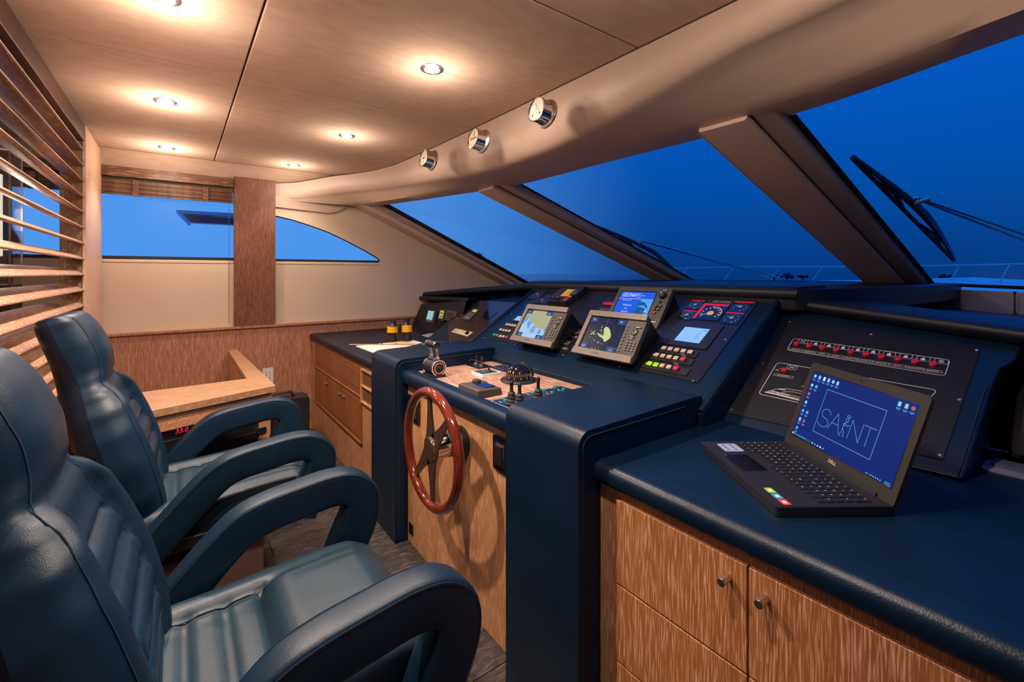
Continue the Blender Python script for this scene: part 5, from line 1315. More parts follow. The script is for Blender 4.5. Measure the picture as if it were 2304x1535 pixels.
# ================================================================== GAUGES ON THE BEAM
def beam_gauge(px, py, pr, label, kind):
    q = hit(px, py, (1.412, 0, 0), (1, 0, 0.06))
    D = (q - EYE).dot(AX); r = pr * D / 1024
    M_ = Matrix.Translation(q) @ Matrix.Rotation(math.radians(8), 4, 'Y') @ WM
    g = thing('wall_gauge', label, 'gauge', M_, 'gauges on the ceiling beam')
    MB().lathe([(0, -0.004), (r * 1.18, -0.004), (r * 1.20, 0.004), (r * 1.12, 0.008), (r * 1.02, 0.010), (r * 0.98, 0.013)], steel, 40).build('mounting_flange', g)
    dp = r * 1.05
    MB().lathe([(r * 0.97, 0.010), (r * 0.97, dp), (r * 1.02, dp + 0.002), (r * 1.02, dp + 0.008), (r * 0.93, dp + 0.009), (r * 0.90, dp + 0.004)], chrome, 40).build('case', g)
    MB().lathe([(0, dp + 0.003), (r * 0.91, dp + 0.003)], gauge_face, 40).build('dial_face', g)
    f = MB(); z = dp + 0.0036
    for k in range(24):
        a = 2 * PI * k / 24; f.stroke([(r * 0.72 * math.cos(a), r * 0.72 * math.sin(a)), (r * 0.82 * math.cos(a), r * 0.82 * math.sin(a))], 0.0008, z, dark_ink)
    if kind == 0:
        f.stroke([(-r * 0.3, r * 0.02), (r * 0.15, -r * 0.02)], r * 0.12, z, dark_ink); f.disc(0, 0, r * 0.1, z + 0.0002, dark_ink, 12); f.stroke([(0, 0), (-r * 0.1, -r * 0.6)], 0.0012, z, dark_ink)
    elif kind == 1:
        for s in (-1, 1): f.poly([(0, 0, z), (s * r * 0.55, -r * 0.12, z), (s * r * 0.55, r * 0.12, z)], red_btn)
        f.poly([(-r * 0.04, 0, z + .0002), (0, r * 0.7, z + .0002), (r * 0.16, r * 0.6, z + .0002), (r * 0.04, 0, z + .0002)], green_btn)
        f.stroke([(0, 0), (r * 0.05, r * 0.72)], 0.0016, z + 0.0004, dark_ink); f.stroke([(0, 0), (-r * 0.08, -r * 0.68)], 0.0016, z + 0.0004, green_btn); f.disc(0, 0, r * 0.09, z + 0.0006, dark_ink, 10)
    else:
        for s, nn in ((-1, 0.5), (1, 0.42)):
            f.disc(s * r * 0.45, -r * 0.42, r * 0.09, z + 0.0003, dark_ink, 10)
            f.stroke([(s * r * 0.45, -r * 0.42), (-s * r * 0.25, r * 0.55)], 0.0012, z + 0.0004, dark_ink)
            f.stroke([(-s * r * 0.1 + r * 0.5 * math.cos(a), r * 0.1 + r * 0.5 * math.sin(a)) for a in [math.radians(40 + 10 * k) for k in range(11)]], 0.0008, z, grey_ink)
        for j, a in enumerate((230, 250, 270, 300)):
            a = math.radians(a); c_, s_ = math.cos(a), math.sin(a)
            f.lathe([(0, 0.0012), (r * 0.09, 0.0012), (r * 0.09, 0)], dark_ink, 8, (0, 0, 0), Matrix.Translation((r * 0.97 * c_, r * 0.97 * s_, r * 0.3)) @ Matrix(((0, -s_, c_, 0), (0, c_, s_, 0), (-1, 0, 0, 0), (0, 0, 0, 1))))
    f.build('dial_markings', g)
    MB().lathe([(0, dp + 0.0075), (r * 0.92, dp + 0.006)], acrylic, 40).build('lens', g)
beam_gauge(973.5, 361.5, 19.5, 'small chrome gauge on the beam, the one nearest the port side', 0)
beam_gauge(1087, 319, 22.5, 'chrome clock with red and green sectors, middle gauge on the beam', 1)
beam_gauge(1231, 257, 27.5, 'largest chrome gauge on the beam with two thin crossing needles', 2)

# ================================================================== LAPTOP
LF = Frame((1.256, 0.763, 0.8275), u=(-0.579, -0.815, 0), v=(0.815, -0.579, 0))
lap = thing('laptop', 'open black laptop with a blue SAINT desktop on the navy counter', 'laptop', LF.M())
W_, D_ = 0.383, 0.262
MB().prism(rrect(0, W_, 0, D_, 0.010), 0.0, 0.020, blk).build('base', lap, bev=0.004)
MB().prism(rrect(0.004, W_ - 0.004, 0.004, D_ - 0.022, 0.008), 0.019, 0.0206, mat('palm_rest', (0.013, 0.012, 0.014), 0.42)).build('palm_rest', lap)
tpx = W_ * 0.40
MB().prism(rrect(tpx - 0.052, tpx + 0.052, 0.020, 0.088, 0.003), 0.0195, 0.0209, blk_gloss).build('touchpad', lap)
MB().prism(rrect(0.014, W_ - 0.014, 0.102, 0.226, 0.004), 0.0195, 0.0209, blk).build('keyboard_well', lap)
kb = [('esc', 'F1', 'F2', 'F3', 'F4', 'F5', 'F6', 'F7', 'F8', 'F9', 'F10', 'F11', 'F12', 'prt', 'ins', 'del', 'hm', 'end'), ('`', '1', '2', '3', '4', '5', '6', '7', '8', '9', '0', '-', '=', 'bksp', 'num', '/', '*', '-'), ('tab', 'Q', 'W', 'E', 'R', 'T', 'Y', 'U', 'I', 'O', 'P', '[', ']', '\\', '7', '8', '9', '+'), ('caps', 'A', 'S', 'D', 'F', 'G', 'H', 'J', 'K', 'L', ';', "'", '', 'enter', '4', '5', '6', ''), ('shift', 'Z', 'X', 'C', 'V', 'B', 'N', 'M', ',', '.', '/', '', 'shift', '', '1', '2', '3', 'ent'), ('ctrl', 'fn', 'win', 'alt', '', '', '', '', '', 'alt', 'ctrl', '<', 'v', '>', '0', '', '.', '')]
key_mesh = None; ink = MB()
kw, kd = 0.0196, 0.0204
for r_, row in enumerate(kb):
    for c_, ch in enumerate(row):
        if r_ == 5 and 4 < c_ < 9: continue
        x = 0.0155 + c_ * kw; y = 0.205 - r_ * kd
        if r_ == 5 and c_ == 4:
            MB().box(0, kw * 5 - 0.003, 0, kd - 0.0035, 0, 0.0022, blk).build('key', lap, bev=0.0006, seg=1, loc=(x, y, 0.0209)); continue
        if key_mesh is None:
            key_mesh = MB().box(0, kw - 0.003, 0, kd - 0.0035, 0, 0.0022, mat('key_black', (0.008, 0.008, 0.009), 0.45)).build('key', lap, bev=0.0006, seg=1); o = key_mesh
        else: o = key_mesh.copy(); COL.objects.link(o)
        o.location = (x, y, 0.0209)
        if ch: ink.text(ch, x + 0.006, y + kd * 0.5, 0.02335, 0.0075 if len(ch) == 1 else 0.0048, white_ink)
ink.build('key_lettering', lap)
st = MB(); st.prism(rrect(0.020, 0.078, 0.040, 0.094, 0.006), 0.0206, 0.0210, mat('sticker_blue', (0.26, 0.33, 0.48), 0.4)); st.build('sticker', lap)
st = MB()
for i in range(3):
    for j in range(2): st.rect(0.028 + 0.016 * i, 0.036 + 0.016 * i, 0.050 + 0.022 * j, 0.058 + 0.022 * j, 0.0212, g_blue3 if False else mat('sticker_print_%d%d' % (i, j), (0.05, 0.09, 0.22), 0.5))
st.build('sticker_print', lap)
for k, (m_, n2) in enumerate(((mat('sticker_green', (0.30, 0.52, 0.03), 0.4), 'a'), (mat('sticker_sky', (0.04, 0.30, 0.55), 0.4), 'b'), (mat('sticker_red', (0.62, 0.07, 0.05), 0.4), 'c'))):
    x = W_ - 0.088 + 0.027 * k
    st = MB(); st.prism(rrect(x, x + 0.024, 0.022, 0.040, 0.002), 0.0206, 0.0209, m_); st.rect(x + 0.008, x + 0.018, 0.027, 0.035, 0.0211, white_ink); st.build('sticker', lap)
# lid
LID = Matrix.Translation((0, D_ - 0.009, 0.016)) @ Matrix.Rotation(math.radians(70), 4, 'X')
LH = 0.256
lid = MB(LID).prism(rrect(0, W_, 0, LH, 0.010), -0.008, 0.0, lapgrey).build('lid', lap, bev=0.003)
MB(LID).prism([(0.045, -0.012), (W_ - 0.045, -0.012), (W_ - 0.045, 0.012), (0.045, 0.012)], -0.006, 0.004, blk).build('hinge', lid, bev=0.003)
sx0, sx1, sy0, sy1 = 0.0195, W_ - 0.0195, 0.036, 0.231
MB(LID).rect(sx0 - 0.002, sx1 + 0.002, sy0 - 0.002, sy1 + 0.002, 0.0004, blk_gloss).rect(sx0, sx1, sy0, sy1, 0.0007, g_desk).build('screen', lid)
SW, SH = sx1 - sx0, sy1 - sy0
d = MB(LID); z = 0.0010
q2 = lambda a, b: (sx0 + SW * a, sy0 + SH * b)
def ln(pts, wd=0.0011, cl=False): d.stroke([q2(a, b) for a, b in pts], wd, z, g_deskl, cl)
ln([(0.215, 0.808), (0.790, 0.808), (0.790, 0.181), (0.215, 0.181)], 0.0011, True)
S_ = [(0.292 + 0.046 * math.cos(math.radians(a)), 0.482 + 0.064 * math.sin(math.radians(a))) for a in range(5, 271, 22)] + [(0.284 + 0.056 * math.cos(math.radians(a)), 0.356 + 0.064 * math.sin(math.radians(a))) for a in range(80, -170, -22)]
ln(S_)
ln([(0.346, 0.297), (0.408, 0.548), (0.463, 0.297)]); ln([(0.369, 0.402), (0.437, 0.402)])
ln([(0.552, 0.298), (0.553, 0.546), (0.653, 0.298), (0.653, 0.545)])
ln([(0.662, 0.545), (0.770, 0.545)]); ln([(0.715, 0.545), (0.715, 0.298)])
ell = lambda cx, cy, a, b, n=16: [(cx + a * math.cos(2 * PI * k / n), cy + b * math.sin(2 * PI * k / n)) for k in range(n)]
ln(ell(0.509, 0.566, 0.016, 0.014), 0.0011, True); ln(ell(0.507, 0.515, 0.013, 0.024), 0.0011, True)
ln([(0.503, 0.491), (0.497, 0.462), (0.487, 0.400), (0.489, 0.392)]); ln([(0.499, 0.468), (0.480, 0.452), (0.486, 0.425), (0.494, 0.436)]); ln([(0.498, 0.466), (0.514, 0.442), (0.510, 0.432), (0.540, 0.460)])
ln([(0.488, 0.394), (0.486, 0.345), (0.470, 0.292), (0.486, 0.284)]); ln([(0.489, 0.394), (0.508, 0.345), (0.506, 0.300), (0.521, 0.294)])
d.rect(*[sx0 + SW * a for a in (0.025, 0.235)], *[sy0 + SH * a for a in (0.004, 0.042)], z, g_task)
d.text('Search the web and Windows', *q2(0.10, 0.023), z + 0.0003, 0.0042, g_icon)
for k, c_ in enumerate((g_icon, g_blue2, g_icon, g_white, g_blue2)): d.disc(*q2(0.255 + 0.030 * k, 0.023), 0.0028, z, c_, 8)
d.rect(sx0 + SW * 0.004, sx0 + SW * 0.018, sy0 + SH * 0.010, sy0 + SH * 0.036, z, g_white)
for k in range(7): d.disc(*q2(0.800 + 0.019 * k, 0.023), 0.0017, z, g_icor if k == 1 else g_icon, 7)
d.text('9:08 PM', *q2(0.968, 0.034), z, 0.0045, g_icon); d.text('1/19/2016', *q2(0.968, 0.013), z, 0.0045, g_icon)
ic = [(0.035, 0.935, 0), (0.090, 0.935, 1), (0.145, 0.935, 2), (0.195, 0.935, 3), (0.245, 0.935, 0), (0.295, 0.935, 1), (0.035, 0.79, 0), (0.088, 0.79, 4), (0.035, 0.655, 5), (0.035, 0.52, 0), (0.035, 0.385, 4), (0.088, 0.385, 4), (0.035, 0.25, 1), (0.088, 0.25, 5), (0.035, 0.115, 4), (0.862, 0.935, 3), (0.915, 0.935, 3), (0.965, 0.935, 5)]
for a, b, k in ic:
    x, y = q2(a, b); c_ = (g_icon, g_lcd, g_white, g_ylcd if False else g_icon, g_blue2, g_icor)[k]
    if k in (0, 5, 4): d.disc(x, y, 0.0052, z, c_, 10)
    else: d.rect(x - 0.0042, x + 0.0042, y - 0.0055, y + 0.0055, z, c_)
    d.stroke([(x - 0.006, y - 0.010), (x + 0.006, y - 0.010)], 0.0012, z, g_deskl); d.stroke([(x - 0.004, y - 0.013), (x + 0.004, y - 0.013)], 0.0012, z, g_deskl)
d.build('screen_graphics', lid)
t = MB(LID); t.text('D\u00cbLL'.replace('\u00cb', 'E'), W_ / 2, 0.0205, 0.0006, 0.0125, white_ink); t.build('lettering', lid)
MB(LID).lathe([(0, 0.001), (0.0022, 0.001), (0.003, 0)], blk_gloss, 12, (W_ / 2, LH - 0.011, 0)).build('webcam', lid)
mb = MB(LID)
for a in (0.21, 0.76): mb.prism(rrect(W_ * a - 0.019, W_ * a + 0.019, LH - 0.0135, LH - 0.010, 0.0016), 0, 0.0006, blk)
mb.build('microphone_slot', lid)
# ================================================================== PORT COUNTER: BINOCULARS, CHARTS, CONSOLE TRAY
CP = Frame((1.3, 3.2, 0.8265), u=(0, -1, 0), v=(1, 0, 0))
L0 = (895, 772); cu, cv = CP.uv(*L0)
L = lambda x, y: loc(CP, x, y, *L0)
ch = thing('sea_chart', 'folded white sea chart lying on the dark port counter', 'paper', CP.M(cu, cv, 0.0))
MB().prism([L(800, 779.5), L(838, 794), L(905, 788), L(959, 775), L(929, 766), L(850, 775)], 0.0, 0.004, paper).build('sheet', ch, bev=0.001, seg=1)
m_ = MB(); m_.poly([(*q, 0.0044) for q in (L(868, 773), L(912, 768.5), L(938, 774.5), L(900, 779))], paper_y); m_.stroke([L(860, 786), L(930, 778)], 0.010, 0.0046, paper_y); m_.build('printed_area', ch)
rl_ = thing('parallel_rule', 'clear plotting rule lying across the white sea chart', 'ruler', CP.M(*CP.uv(845, 777), 0.0042))
a = loc(CP, 787, 777, 845, 777); b = loc(CP, 932, 777.5, 845, 777)
d_ = V((b[0] - a[0], b[1] - a[1], 0)).normalized(); n_ = V((-d_.y, d_.x, 0)) * 0.016
MB().prism([(a[0] - n_.x, a[1] - n_.y), (b[0] - n_.x, b[1] - n_.y), (b[0] + n_.x, b[1] + n_.y), (a[0] + n_.x, a[1] + n_.y)], 0.0, 0.003, mat('rule_plastic', (0.42, 0.36, 0.31), 0.25)).build('rule', rl_, bev=0.001)
m_ = MB()
for t in (0.2, 0.24, 0.5, 0.72): m_.cyl(a[0] + (b[0] - a[0]) * t, a[1] + (b[1] - a[1]) * t, 0.003, 0.010, 0.004, dark_ink, 8)
m_.build('hinge_pin', rl_)
bi = thing('binoculars', 'black and yellow binoculars standing on the sea chart', 'binoculars', CP.M(*CP.uv(902, 770), 0.0046, rot=math.radians(8)))
for s, px in ((-1, 883.5), (1, 917.5)):
    q = loc(CP, px, 769.5 if s < 0 else 768.5, 902, 770); x, y = q
    MB().lathe([(0, 0), (0.033, 0), (0.034, 0.006), (0.030, 0.030), (0.027, 0.062), (0.032, 0.070)], rubber, 28, (x, y, 0)).build('barrel', bi)
    MB().lathe([(0.032, 0.068), (0.0405, 0.070), (0.041, 0.078), (0.0385, 0.118), (0.034, 0.121)], yellow, 32, (x - s * 0.004, y, 0)).build('yellow_armour', bi)
    MB().lathe([(0.038, 0.119), (0.036, 0.124), (0.024, 0.134), (0.021, 0.146), (0.0215, 0.170), (0.017, 0.172), (0, 0.168)], blk, 28, (x - s * 0.010, y, 0)).build('eyepiece', bi)
q0 = loc(CP, 883.5, 769.5, 902, 770); q1 = loc(CP, 917.5, 768.5, 902, 770)
MB().box(q0[0] + 0.02, q1[0] - 0.02, (q0[1] + q1[1]) / 2 - 0.012, (q0[1] + q1[1]) / 2 + 0.012, 0.075, 0.128, blk).build('bridge', bi, bev=0.004)
MB().tube([(q0[0] + 0.03, q0[1] - 0.02, 0.09), (q0[0] + 0.05, q0[1] - 0.03, 0.045), (q0[0] + 0.045, q0[1] - 0.03, 0.006), (q0[0] + 0.01, q0[1] - 0.045, 0.004)], 0.002, blk, 6).build('strap', bi)
nt_ = thing('note_slip', 'small grey paper slip on the port counter beside the keyed panel', 'paper', CP.M(*CP.uv(963, 754)))
L2 = lambda x, y: loc(CP, x, y, 963, 754)
MB().prism([L2(948, 754.5), L2(962, 759.5), L2(972, 757), L2(978, 750.5), L2(968, 750)], 0, 0.001, mat('grey_paper', (0.34, 0.31, 0.34), 0.8)).build('slip', nt_)
tr = thing('console_tray', 'low grey control box with green buttons on the port counter by the padded upright', 'control', CP.M(*CP.uv(945, 784)))
L3 = lambda x, y: loc(CP, x, y, 945, 784)
MB().prism([L3(902, 791), L3(985, 792), L3(1008, 776), L3(968, 773.5)], 0, 0.022, grey_pl).build('case', tr, bev=0.003)
MB().prism([L3(926, 788), L3(975, 788), L3(990, 779), L3(958, 777)], 0.022, 0.0235, blk).build('recess', tr)
for px in (953, 963):
    q = L3(px, 783.5); MB().box(q[0] - 0.012, q[0] + 0.012, q[1] - 0.012, q[1] + 0.012, 0.0235, 0.031, green_btn).build('button', tr, bev=0.002)

# ================================================================== DESK BEHIND THE SECOND CHAIR
ZD = 0.745
P2 = lambda x, y: atZ(x, y, ZD)
c_out = P2(620, 868); c_in = P2(555, 852); le = P2(375, 918); li = P2(330, 882)
dv = (c_out - le); dv /= dv.x
fL = c_out + dv * (-0.36 - c_out.x)                                            # front line run back to the screen
desk = thing('chart_desk', 'pale oak desk with an open well and a dark equipment front beside the second chair', 'desk', (0.0, 3.3, 0))
OKD = Matrix.Translation((0, -3.3, 0))
so = (c_out.x - 0.045, YW - 0.036); si = (0.318, YW - 0.036)
MB(OKD).prism([(fL.x, fL.y), (c_out.x, c_out.y), so, si, (c_in.x, c_in.y), (fL.x, li.y - 0.005)], ZD - 0.032, ZD, oak_top).build('top', desk, bev=0.002)
nrm = V((dv.y, -1, 0)).normalized()
def along(x, off=0.0): p = c_out + dv * (x - c_out.x); return V((p.x, p.y, 0)) - nrm * off
a, b = along(-0.36, 0.03), along(c_out.x - 0.01, 0.03)
fr_ = Frame((a.x, a.y, 0), u=(b - a), v=(0, 0, 1)); LB = (b - a).length
FM = OKD @ fr_.M()
MB(FM).box(0, LB, ZD - 0.11, ZD - 0.032, -0.02, 0.012, oak_x).build('fascia', desk, bev=0.002)
MB(FM).box(0, LB - 0.06, 0.10, ZD - 0.11, -0.03, -0.012, blk_panel).build('equipment_front', desk)
MB(FM).box(LB - 0.06, LB, 0.0, ZD - 0.11, -0.03, 0.0, oak_z).build('end_stile', desk, bev=0.002)
MB(FM).box(0, LB, 0.0, 0.10, -0.03, -0.012, oak_x).build('plinth', desk)
mb = MB(OKD); mb.box(so[0] - 0.025, so[0] + 0.0, c_out.y + 0.05, YW - 0.04, 0.0, ZD - 0.03, oak_z); mb.build('side_panel', desk)
mb = MB(OKD); mb.box(si[0] + 0.005, si[0] + 0.020, c_in.y - 0.01, YW - 0.04, 0.35, ZD - 0.03, oak_z); mb.build('well_side', desk)
def on_front(x, y, off=-0.012):
    q = hit(x, y, fr_.P(0, 0, off), fr_.n) - fr_.o; return q.dot(fr_.u), q.dot(fr_.v)
mb = MB(FM)
q = on_front(408, 969); q2_ = on_front(448, 963)
for k in range(7): mb.box(0.01, LB - 0.07, 0.16 + 0.07 * k, 0.163 + 0.07 * k, -0.013, -0.0105, grey_pl)
mb.build('equipment_trim', desk)
mb = MB(FM); mb.text('33.0', q[0], q[1], -0.010, 0.030, g_digit, shear=0.2); mb.text('30.5', q2_[0] + 0.030, q2_[1], -0.010, 0.030, g_digit, shear=0.2); mb.build('red_readout', desk)
q = on_front(588, 968); MB(FM).prism(rrect(q[0] - 0.028, q[0] + 0.020, q[1] - 0.018, q[1] + 0.018, 0.012), -0.014, 0.004, chrome).box(q[0] + 0.018, q[0] + 0.045, q[1] + 0.002, q[1] + 0.014, -0.012, -0.004, chrome).build('latch', desk, bev=0.003)
q = atY(603, 846, YW - 0.02)
sk = thing('socket_panel', 'white socket panel with labels on the oak wainscot beside the desk', 'socket', Frame(q, u=(1, 0, 0), v=(0, 0, 1)).M())
MB().prism(rrect(-0.040, 0.040, -0.065, 0.065, 0.003), 0, 0.006, white_pl).build('plate', sk, bev=0.001)
m_ = MB(); m_.stroke(rrect(-0.033, 0.033, -0.058, 0.058, 0.002), 0.0012, 0.0063, dark_ink, True)
for j in range(4):
    for i in range(2): m_.disc(-0.013 + 0.026 * i, -0.035 + 0.022 * j, 0.0045, 0.0064, (dark_ink, red_btn)[(i + j) % 2], 10)
m_.build('sockets', sk)
# black case standing behind the desk
y_ = 3.55; tr_ = atY(697, 893, y_); tl_ = atY(640, 893, y_); top = atY(690, 893, y_).z
cs = thing('hard_case', 'black hard case with a carry handle standing by the port cabinet', 'case', (tr_.x - 0.155, y_, 0))
MB().prism(rrect(-0.155, 0.155, 0.0, top, 0.02), -0.17, 0.0, blk, Matrix(((1, 0, 0, 0), (0, 0, -1, 0), (0, 1, 0, 0), (0, 0, 0, 1)))).build('shell', cs, bev=0.008)
hz = top; MB().tube([V(p) for p in ((-0.08, 0.08, hz - 0.004), (-0.065, 0.08, hz + 0.035), (0.045, 0.08, hz + 0.035), (0.065, 0.08, hz - 0.004))], 0.010, blk, 8).build('handle', cs)
MB().box(-0.155, 0.155, 0.080, 0.084, 0.02, top + 0.002, rubber).build('case_seam', cs)

# ================================================================== ROMAN BLINDS
def blind(x0, x1, ztop, zlow, label):
    b = thing('roman_blind', label, 'blind', ((x0 + x1) / 2, YW, ztop))
    O = Matrix.Translation((-(x0 + x1) / 2, -YW, -ztop))
    MB(O).box(x0, x1, YW - 0.062, YW - 0.020, ztop - 0.070, ztop, blind_wood).build('valance', b, bev=0.003)
    n = 12; zt = ztop - 0.088; h = (zt - zlow) / n
    sl = None
    for k in range(n):
        z0 = zlow + h * k; dy = 0.010 * math.sin(k * 1.9)
        if sl is None:
            sl = MB().box(-(x1 - x0) / 2, (x1 - x0) / 2, -0.006, 0.006, 0, h * 1.03, blind_wood).build('slat', b, bev=0.0025); o = sl
        else: o = sl.copy(); COL.objects.link(o)
        o.location = (0, -0.038 + dy * 0.6 - 0.004 * (n - k) / n, z0 - ztop)
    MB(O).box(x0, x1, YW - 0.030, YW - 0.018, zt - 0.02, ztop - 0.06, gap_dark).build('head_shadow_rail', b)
    for f in (0.24, 0.77):
        x = x0 + (x1 - x0) * f
        MB(O).box(x - 0.018, x + 0.018, YW - 0.056, YW - 0.050, zlow - 0.006, zt, blind_wood).build('tape', b, bev=0.001)
    return b
blind(-0.43, 0.352, 2.098, 1.902, 'woven wood roman blind folded up above the wide port window')
blind(-0.855, -0.45, 2.098, 1.902, 'woven wood roman blind seen through the slatted screen')
cd_ = MB().tube([(0.325, YW - 0.045, 1.90), (0.326, YW - 0.04, 1.4), (0.327, YW - 0.042, 0.95)], 0.0015, grey_pl, 5).build('blind_cord', None)
tag(cd_, 'thin pull cord hanging from the port window blind beside the column', 'cord')

# ================================================================== SLATTED SCREEN
scr = thing('slatted_screen', 'limed oak screen of tilted horizontal slats behind the helm chairs', 'screen', (-0.48, 3.56, 0))
OS = Matrix.Translation((0.48, -3.56, 0))
MB(OS).box(-0.535, -0.428, 3.56, 3.60, 0, 2.198, oak_dark if False else oak('post_oak', (0.17, 0.075, 0.032), (0.27, 0.125, 0.055), (0.66, 0.48, 0.34), 2, across=70, wav=1.6, lime_at=0.69)).build('post', scr, bev=0.002)
MB(OS).box(-0.440, -0.425, 3.552, YW - 0.02, 0, 2.198, oak('stile_oak', (0.50, 0.30, 0.19), (0.62, 0.385, 0.25), (0.72, 0.50, 0.37), 2, across=240, lime_at=0.6)).build('return_panel', scr, bev=0.003)
MB(OS).box(-0.535, -0.430, 0.9, 3.56, 2.105, 2.198, oak_dark_y).build('header', scr, bev=0.003)
MB(OS).box(-0.535, -0.430, 0.86, 0.90, 0, 2.198, oak_dark).build('post', scr, bev=0.002)
sec = []
for k in range(24):
    t = 2 * PI * k / 24; x = 0.054 * math.cos(t); zz = 0.0125 * math.sin(t) * (0.75 + 0.25 * math.cos(t))
    sec.append((x, zz))
tilt = math.radians(-24)
def slat_bm():
    mb = MB(); c_, s_ = math.cos(tilt), math.sin(tilt)
    pts = [(x * c_ - z * s_, x * s_ + z * c_) for x, z in sec]
    n = len(pts); Ls = 3.558 - 0.905
    vs = [(x, 0, z) for x, z in pts] + [(x, -Ls, z) for x, z in pts]
    mb.add(vs, [(i, (i + 1) % n, n + (i + 1) % n, n + i) for i in range(n)], oak_slat, True)
    mb.add(vs, [tuple(range(n - 1, -1, -1)), tuple(range(n, 2 * n))], oak_slat)
    return mb
s0 = None
for k in range(22):
    z = 2.075 - 0.0892 * k
    if s0 is None: s0 = slat_bm().build('slat', scr, angle=60); o = s0
    else: o = s0.copy(); COL.objects.link(o)
    o.location = (-0.001, -0.001, z); 
# ---- lamp in its clear case behind the screen
lp_ = thing('cabin_lamp', 'lit white lamp inside a clear acrylic case behind the slatted screen', 'lamp', (-0.70, 3.05, 0))
MB().box(-0.10, 0.10, -0.10, 0.10, 0.0, 1.30, oak_dark).build('pedestal', lp_, bev=0.004)
MB().lathe([(0.0, 1.30), (0.03, 1.30), (0.03, 1.42), (0.055, 1.43), (0.055, 1.80), (0.0, 1.80)], lamp_white, 24).build('lamp_tube', lp_)
mb = MB()
for (x0, x1, y0, y1) in ((-0.1, 0.1, -0.1, -0.094), (-0.1, 0.1, 0.094, 0.1), (-0.1, -0.094, -0.094, 0.094), (0.094, 0.1, -0.094, 0.094)): mb.box(x0, x1, y0, y1, 1.30, 1.90, acrylic)
mb.build('acrylic_case', lp_)
mb = MB()
for sx in (-0.098, 0.098):
    for sy in (-0.098, 0.098): mb.box(sx - 0.003, sx + 0.003, sy - 0.003, sy + 0.003, 1.30, 1.90, clear_pl)
mb.box(-0.1, 0.1, -0.101, -0.095, 1.896, 1.902, white_pl); mb.box(0.095, 0.101, -0.1, 0.1, 1.896, 1.902, white_pl)
mb.build('case_edges', lp_)
l = bpy.data.lights.new('lamp_glow', 'POINT'); l.energy = 3.5; l.color = (1.0, 0.80, 0.62); l.shadow_soft_size = 0.06
o = bpy.data.objects.new('lamp_glow', l); COL.objects.link(o); o.parent = lp_; o.location = (0.07, -0.07, 1.62)
dl = thing('desk_lamp', 'black conical lamp shade behind the slatted screen', 'lamp', (-0.78, 3.60, 0))
MB().lathe([(0.11, 1.475), (0.10, 1.50), (0.055, 1.60), (0.02, 1.64), (0, 1.64)], blk, 28).build('lamp_shade', dl)
MB().lathe([(0, 1.482), (0.10, 1.478)], lamp_white, 24).build('bulb', dl)
MB().lathe([(0.14, 0.0), (0.14, 0.02), (0.012, 0.03), (0.010, 1.64)], blk, 16).build('stand', dl)

# ================================================================== HELM CHAIRS
def sup(t, p): return max(0.0, 1 - abs(t) ** p) ** (1 / p)
def spread(u):                                                     # denser towards the rims
    t = 2 * u - 1; return math.sin(t * PI / 2)
def smooth(a, b, x): t = min(1, max(0, (x - a) / (b - a))); return t * t * (3 - 2 * t)
chair = thing('helm_chair', 'nearest blue leather helm chair with looped arms, cut by the photo edge', 'chair', (0, 1.19, 0), 'helm chairs')
def seat_top(x, y):
    """height of the upholstery above the mid plane"""
    f = abs(y) / 0.255
    ins = 1 - smooth(0.60, 0.74, f)
    h = 0.068 + 0.030 * smooth(0.50, 0.85, f)
    h += 0.030 * smooth(0.15, 0.24, x) * ins
    if x < 0.185:
        ph = (x + 0.07) / 0.082
        h -= 0.011 * ins * (abs(math.cos(PI * ph)) ** 7)
    h -= 0.012 * (math.exp(-((f - 0.655) / 0.035) ** 2)) * (1 if x < 0.33 else 0.7)
    h -= 0.016 * math.exp(-((x - 0.178) / 0.010) ** 2) * ins
    h -= 0.035 * smooth(0.40, 0.50, x)
    return h
def seat_fn(sgn):
    def fn(u, v):
        a, b = spread(u), spread(v)
        x = 0.185 + 0.305 * a; hw = 0.262 - 0.012 * smooth(0.2, 0.5, x); y = hw * b
        e = sup(a, 5) * sup(b, 4.5)
        z = 0.440 + 0.022 * smooth(0.0, 0.5, x)
        return (x, y, z + (seat_top(x, y) * e if sgn > 0 else -0.060 * e))
    return fn
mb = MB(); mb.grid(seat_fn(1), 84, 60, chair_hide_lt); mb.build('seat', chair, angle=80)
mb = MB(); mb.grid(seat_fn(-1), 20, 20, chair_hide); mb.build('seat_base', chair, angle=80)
BASE = V((-0.085, 0, 0.43)); UPD = V((-0.285, 0, 0.959)); NRM = V((0.959, 0, 0.285))
def halfw(w):
    pts = [(0.0, 0.205), (0.06, 0.240), (0.15, 0.262), (0.26, 0.268), (0.36, 0.258), (0.45, 0.236), (0.51, 0.198), (0.555, 0.158), (0.60, 0.144), (0.68, 0.142), (0.77, 0.130), (0.80, 0.122)]
    for (a, x), (b, y) in zip(pts, pts[1:]):
        if w <= b: return x + (y - x) * smooth(a, b, w)
    return pts[-1][1]
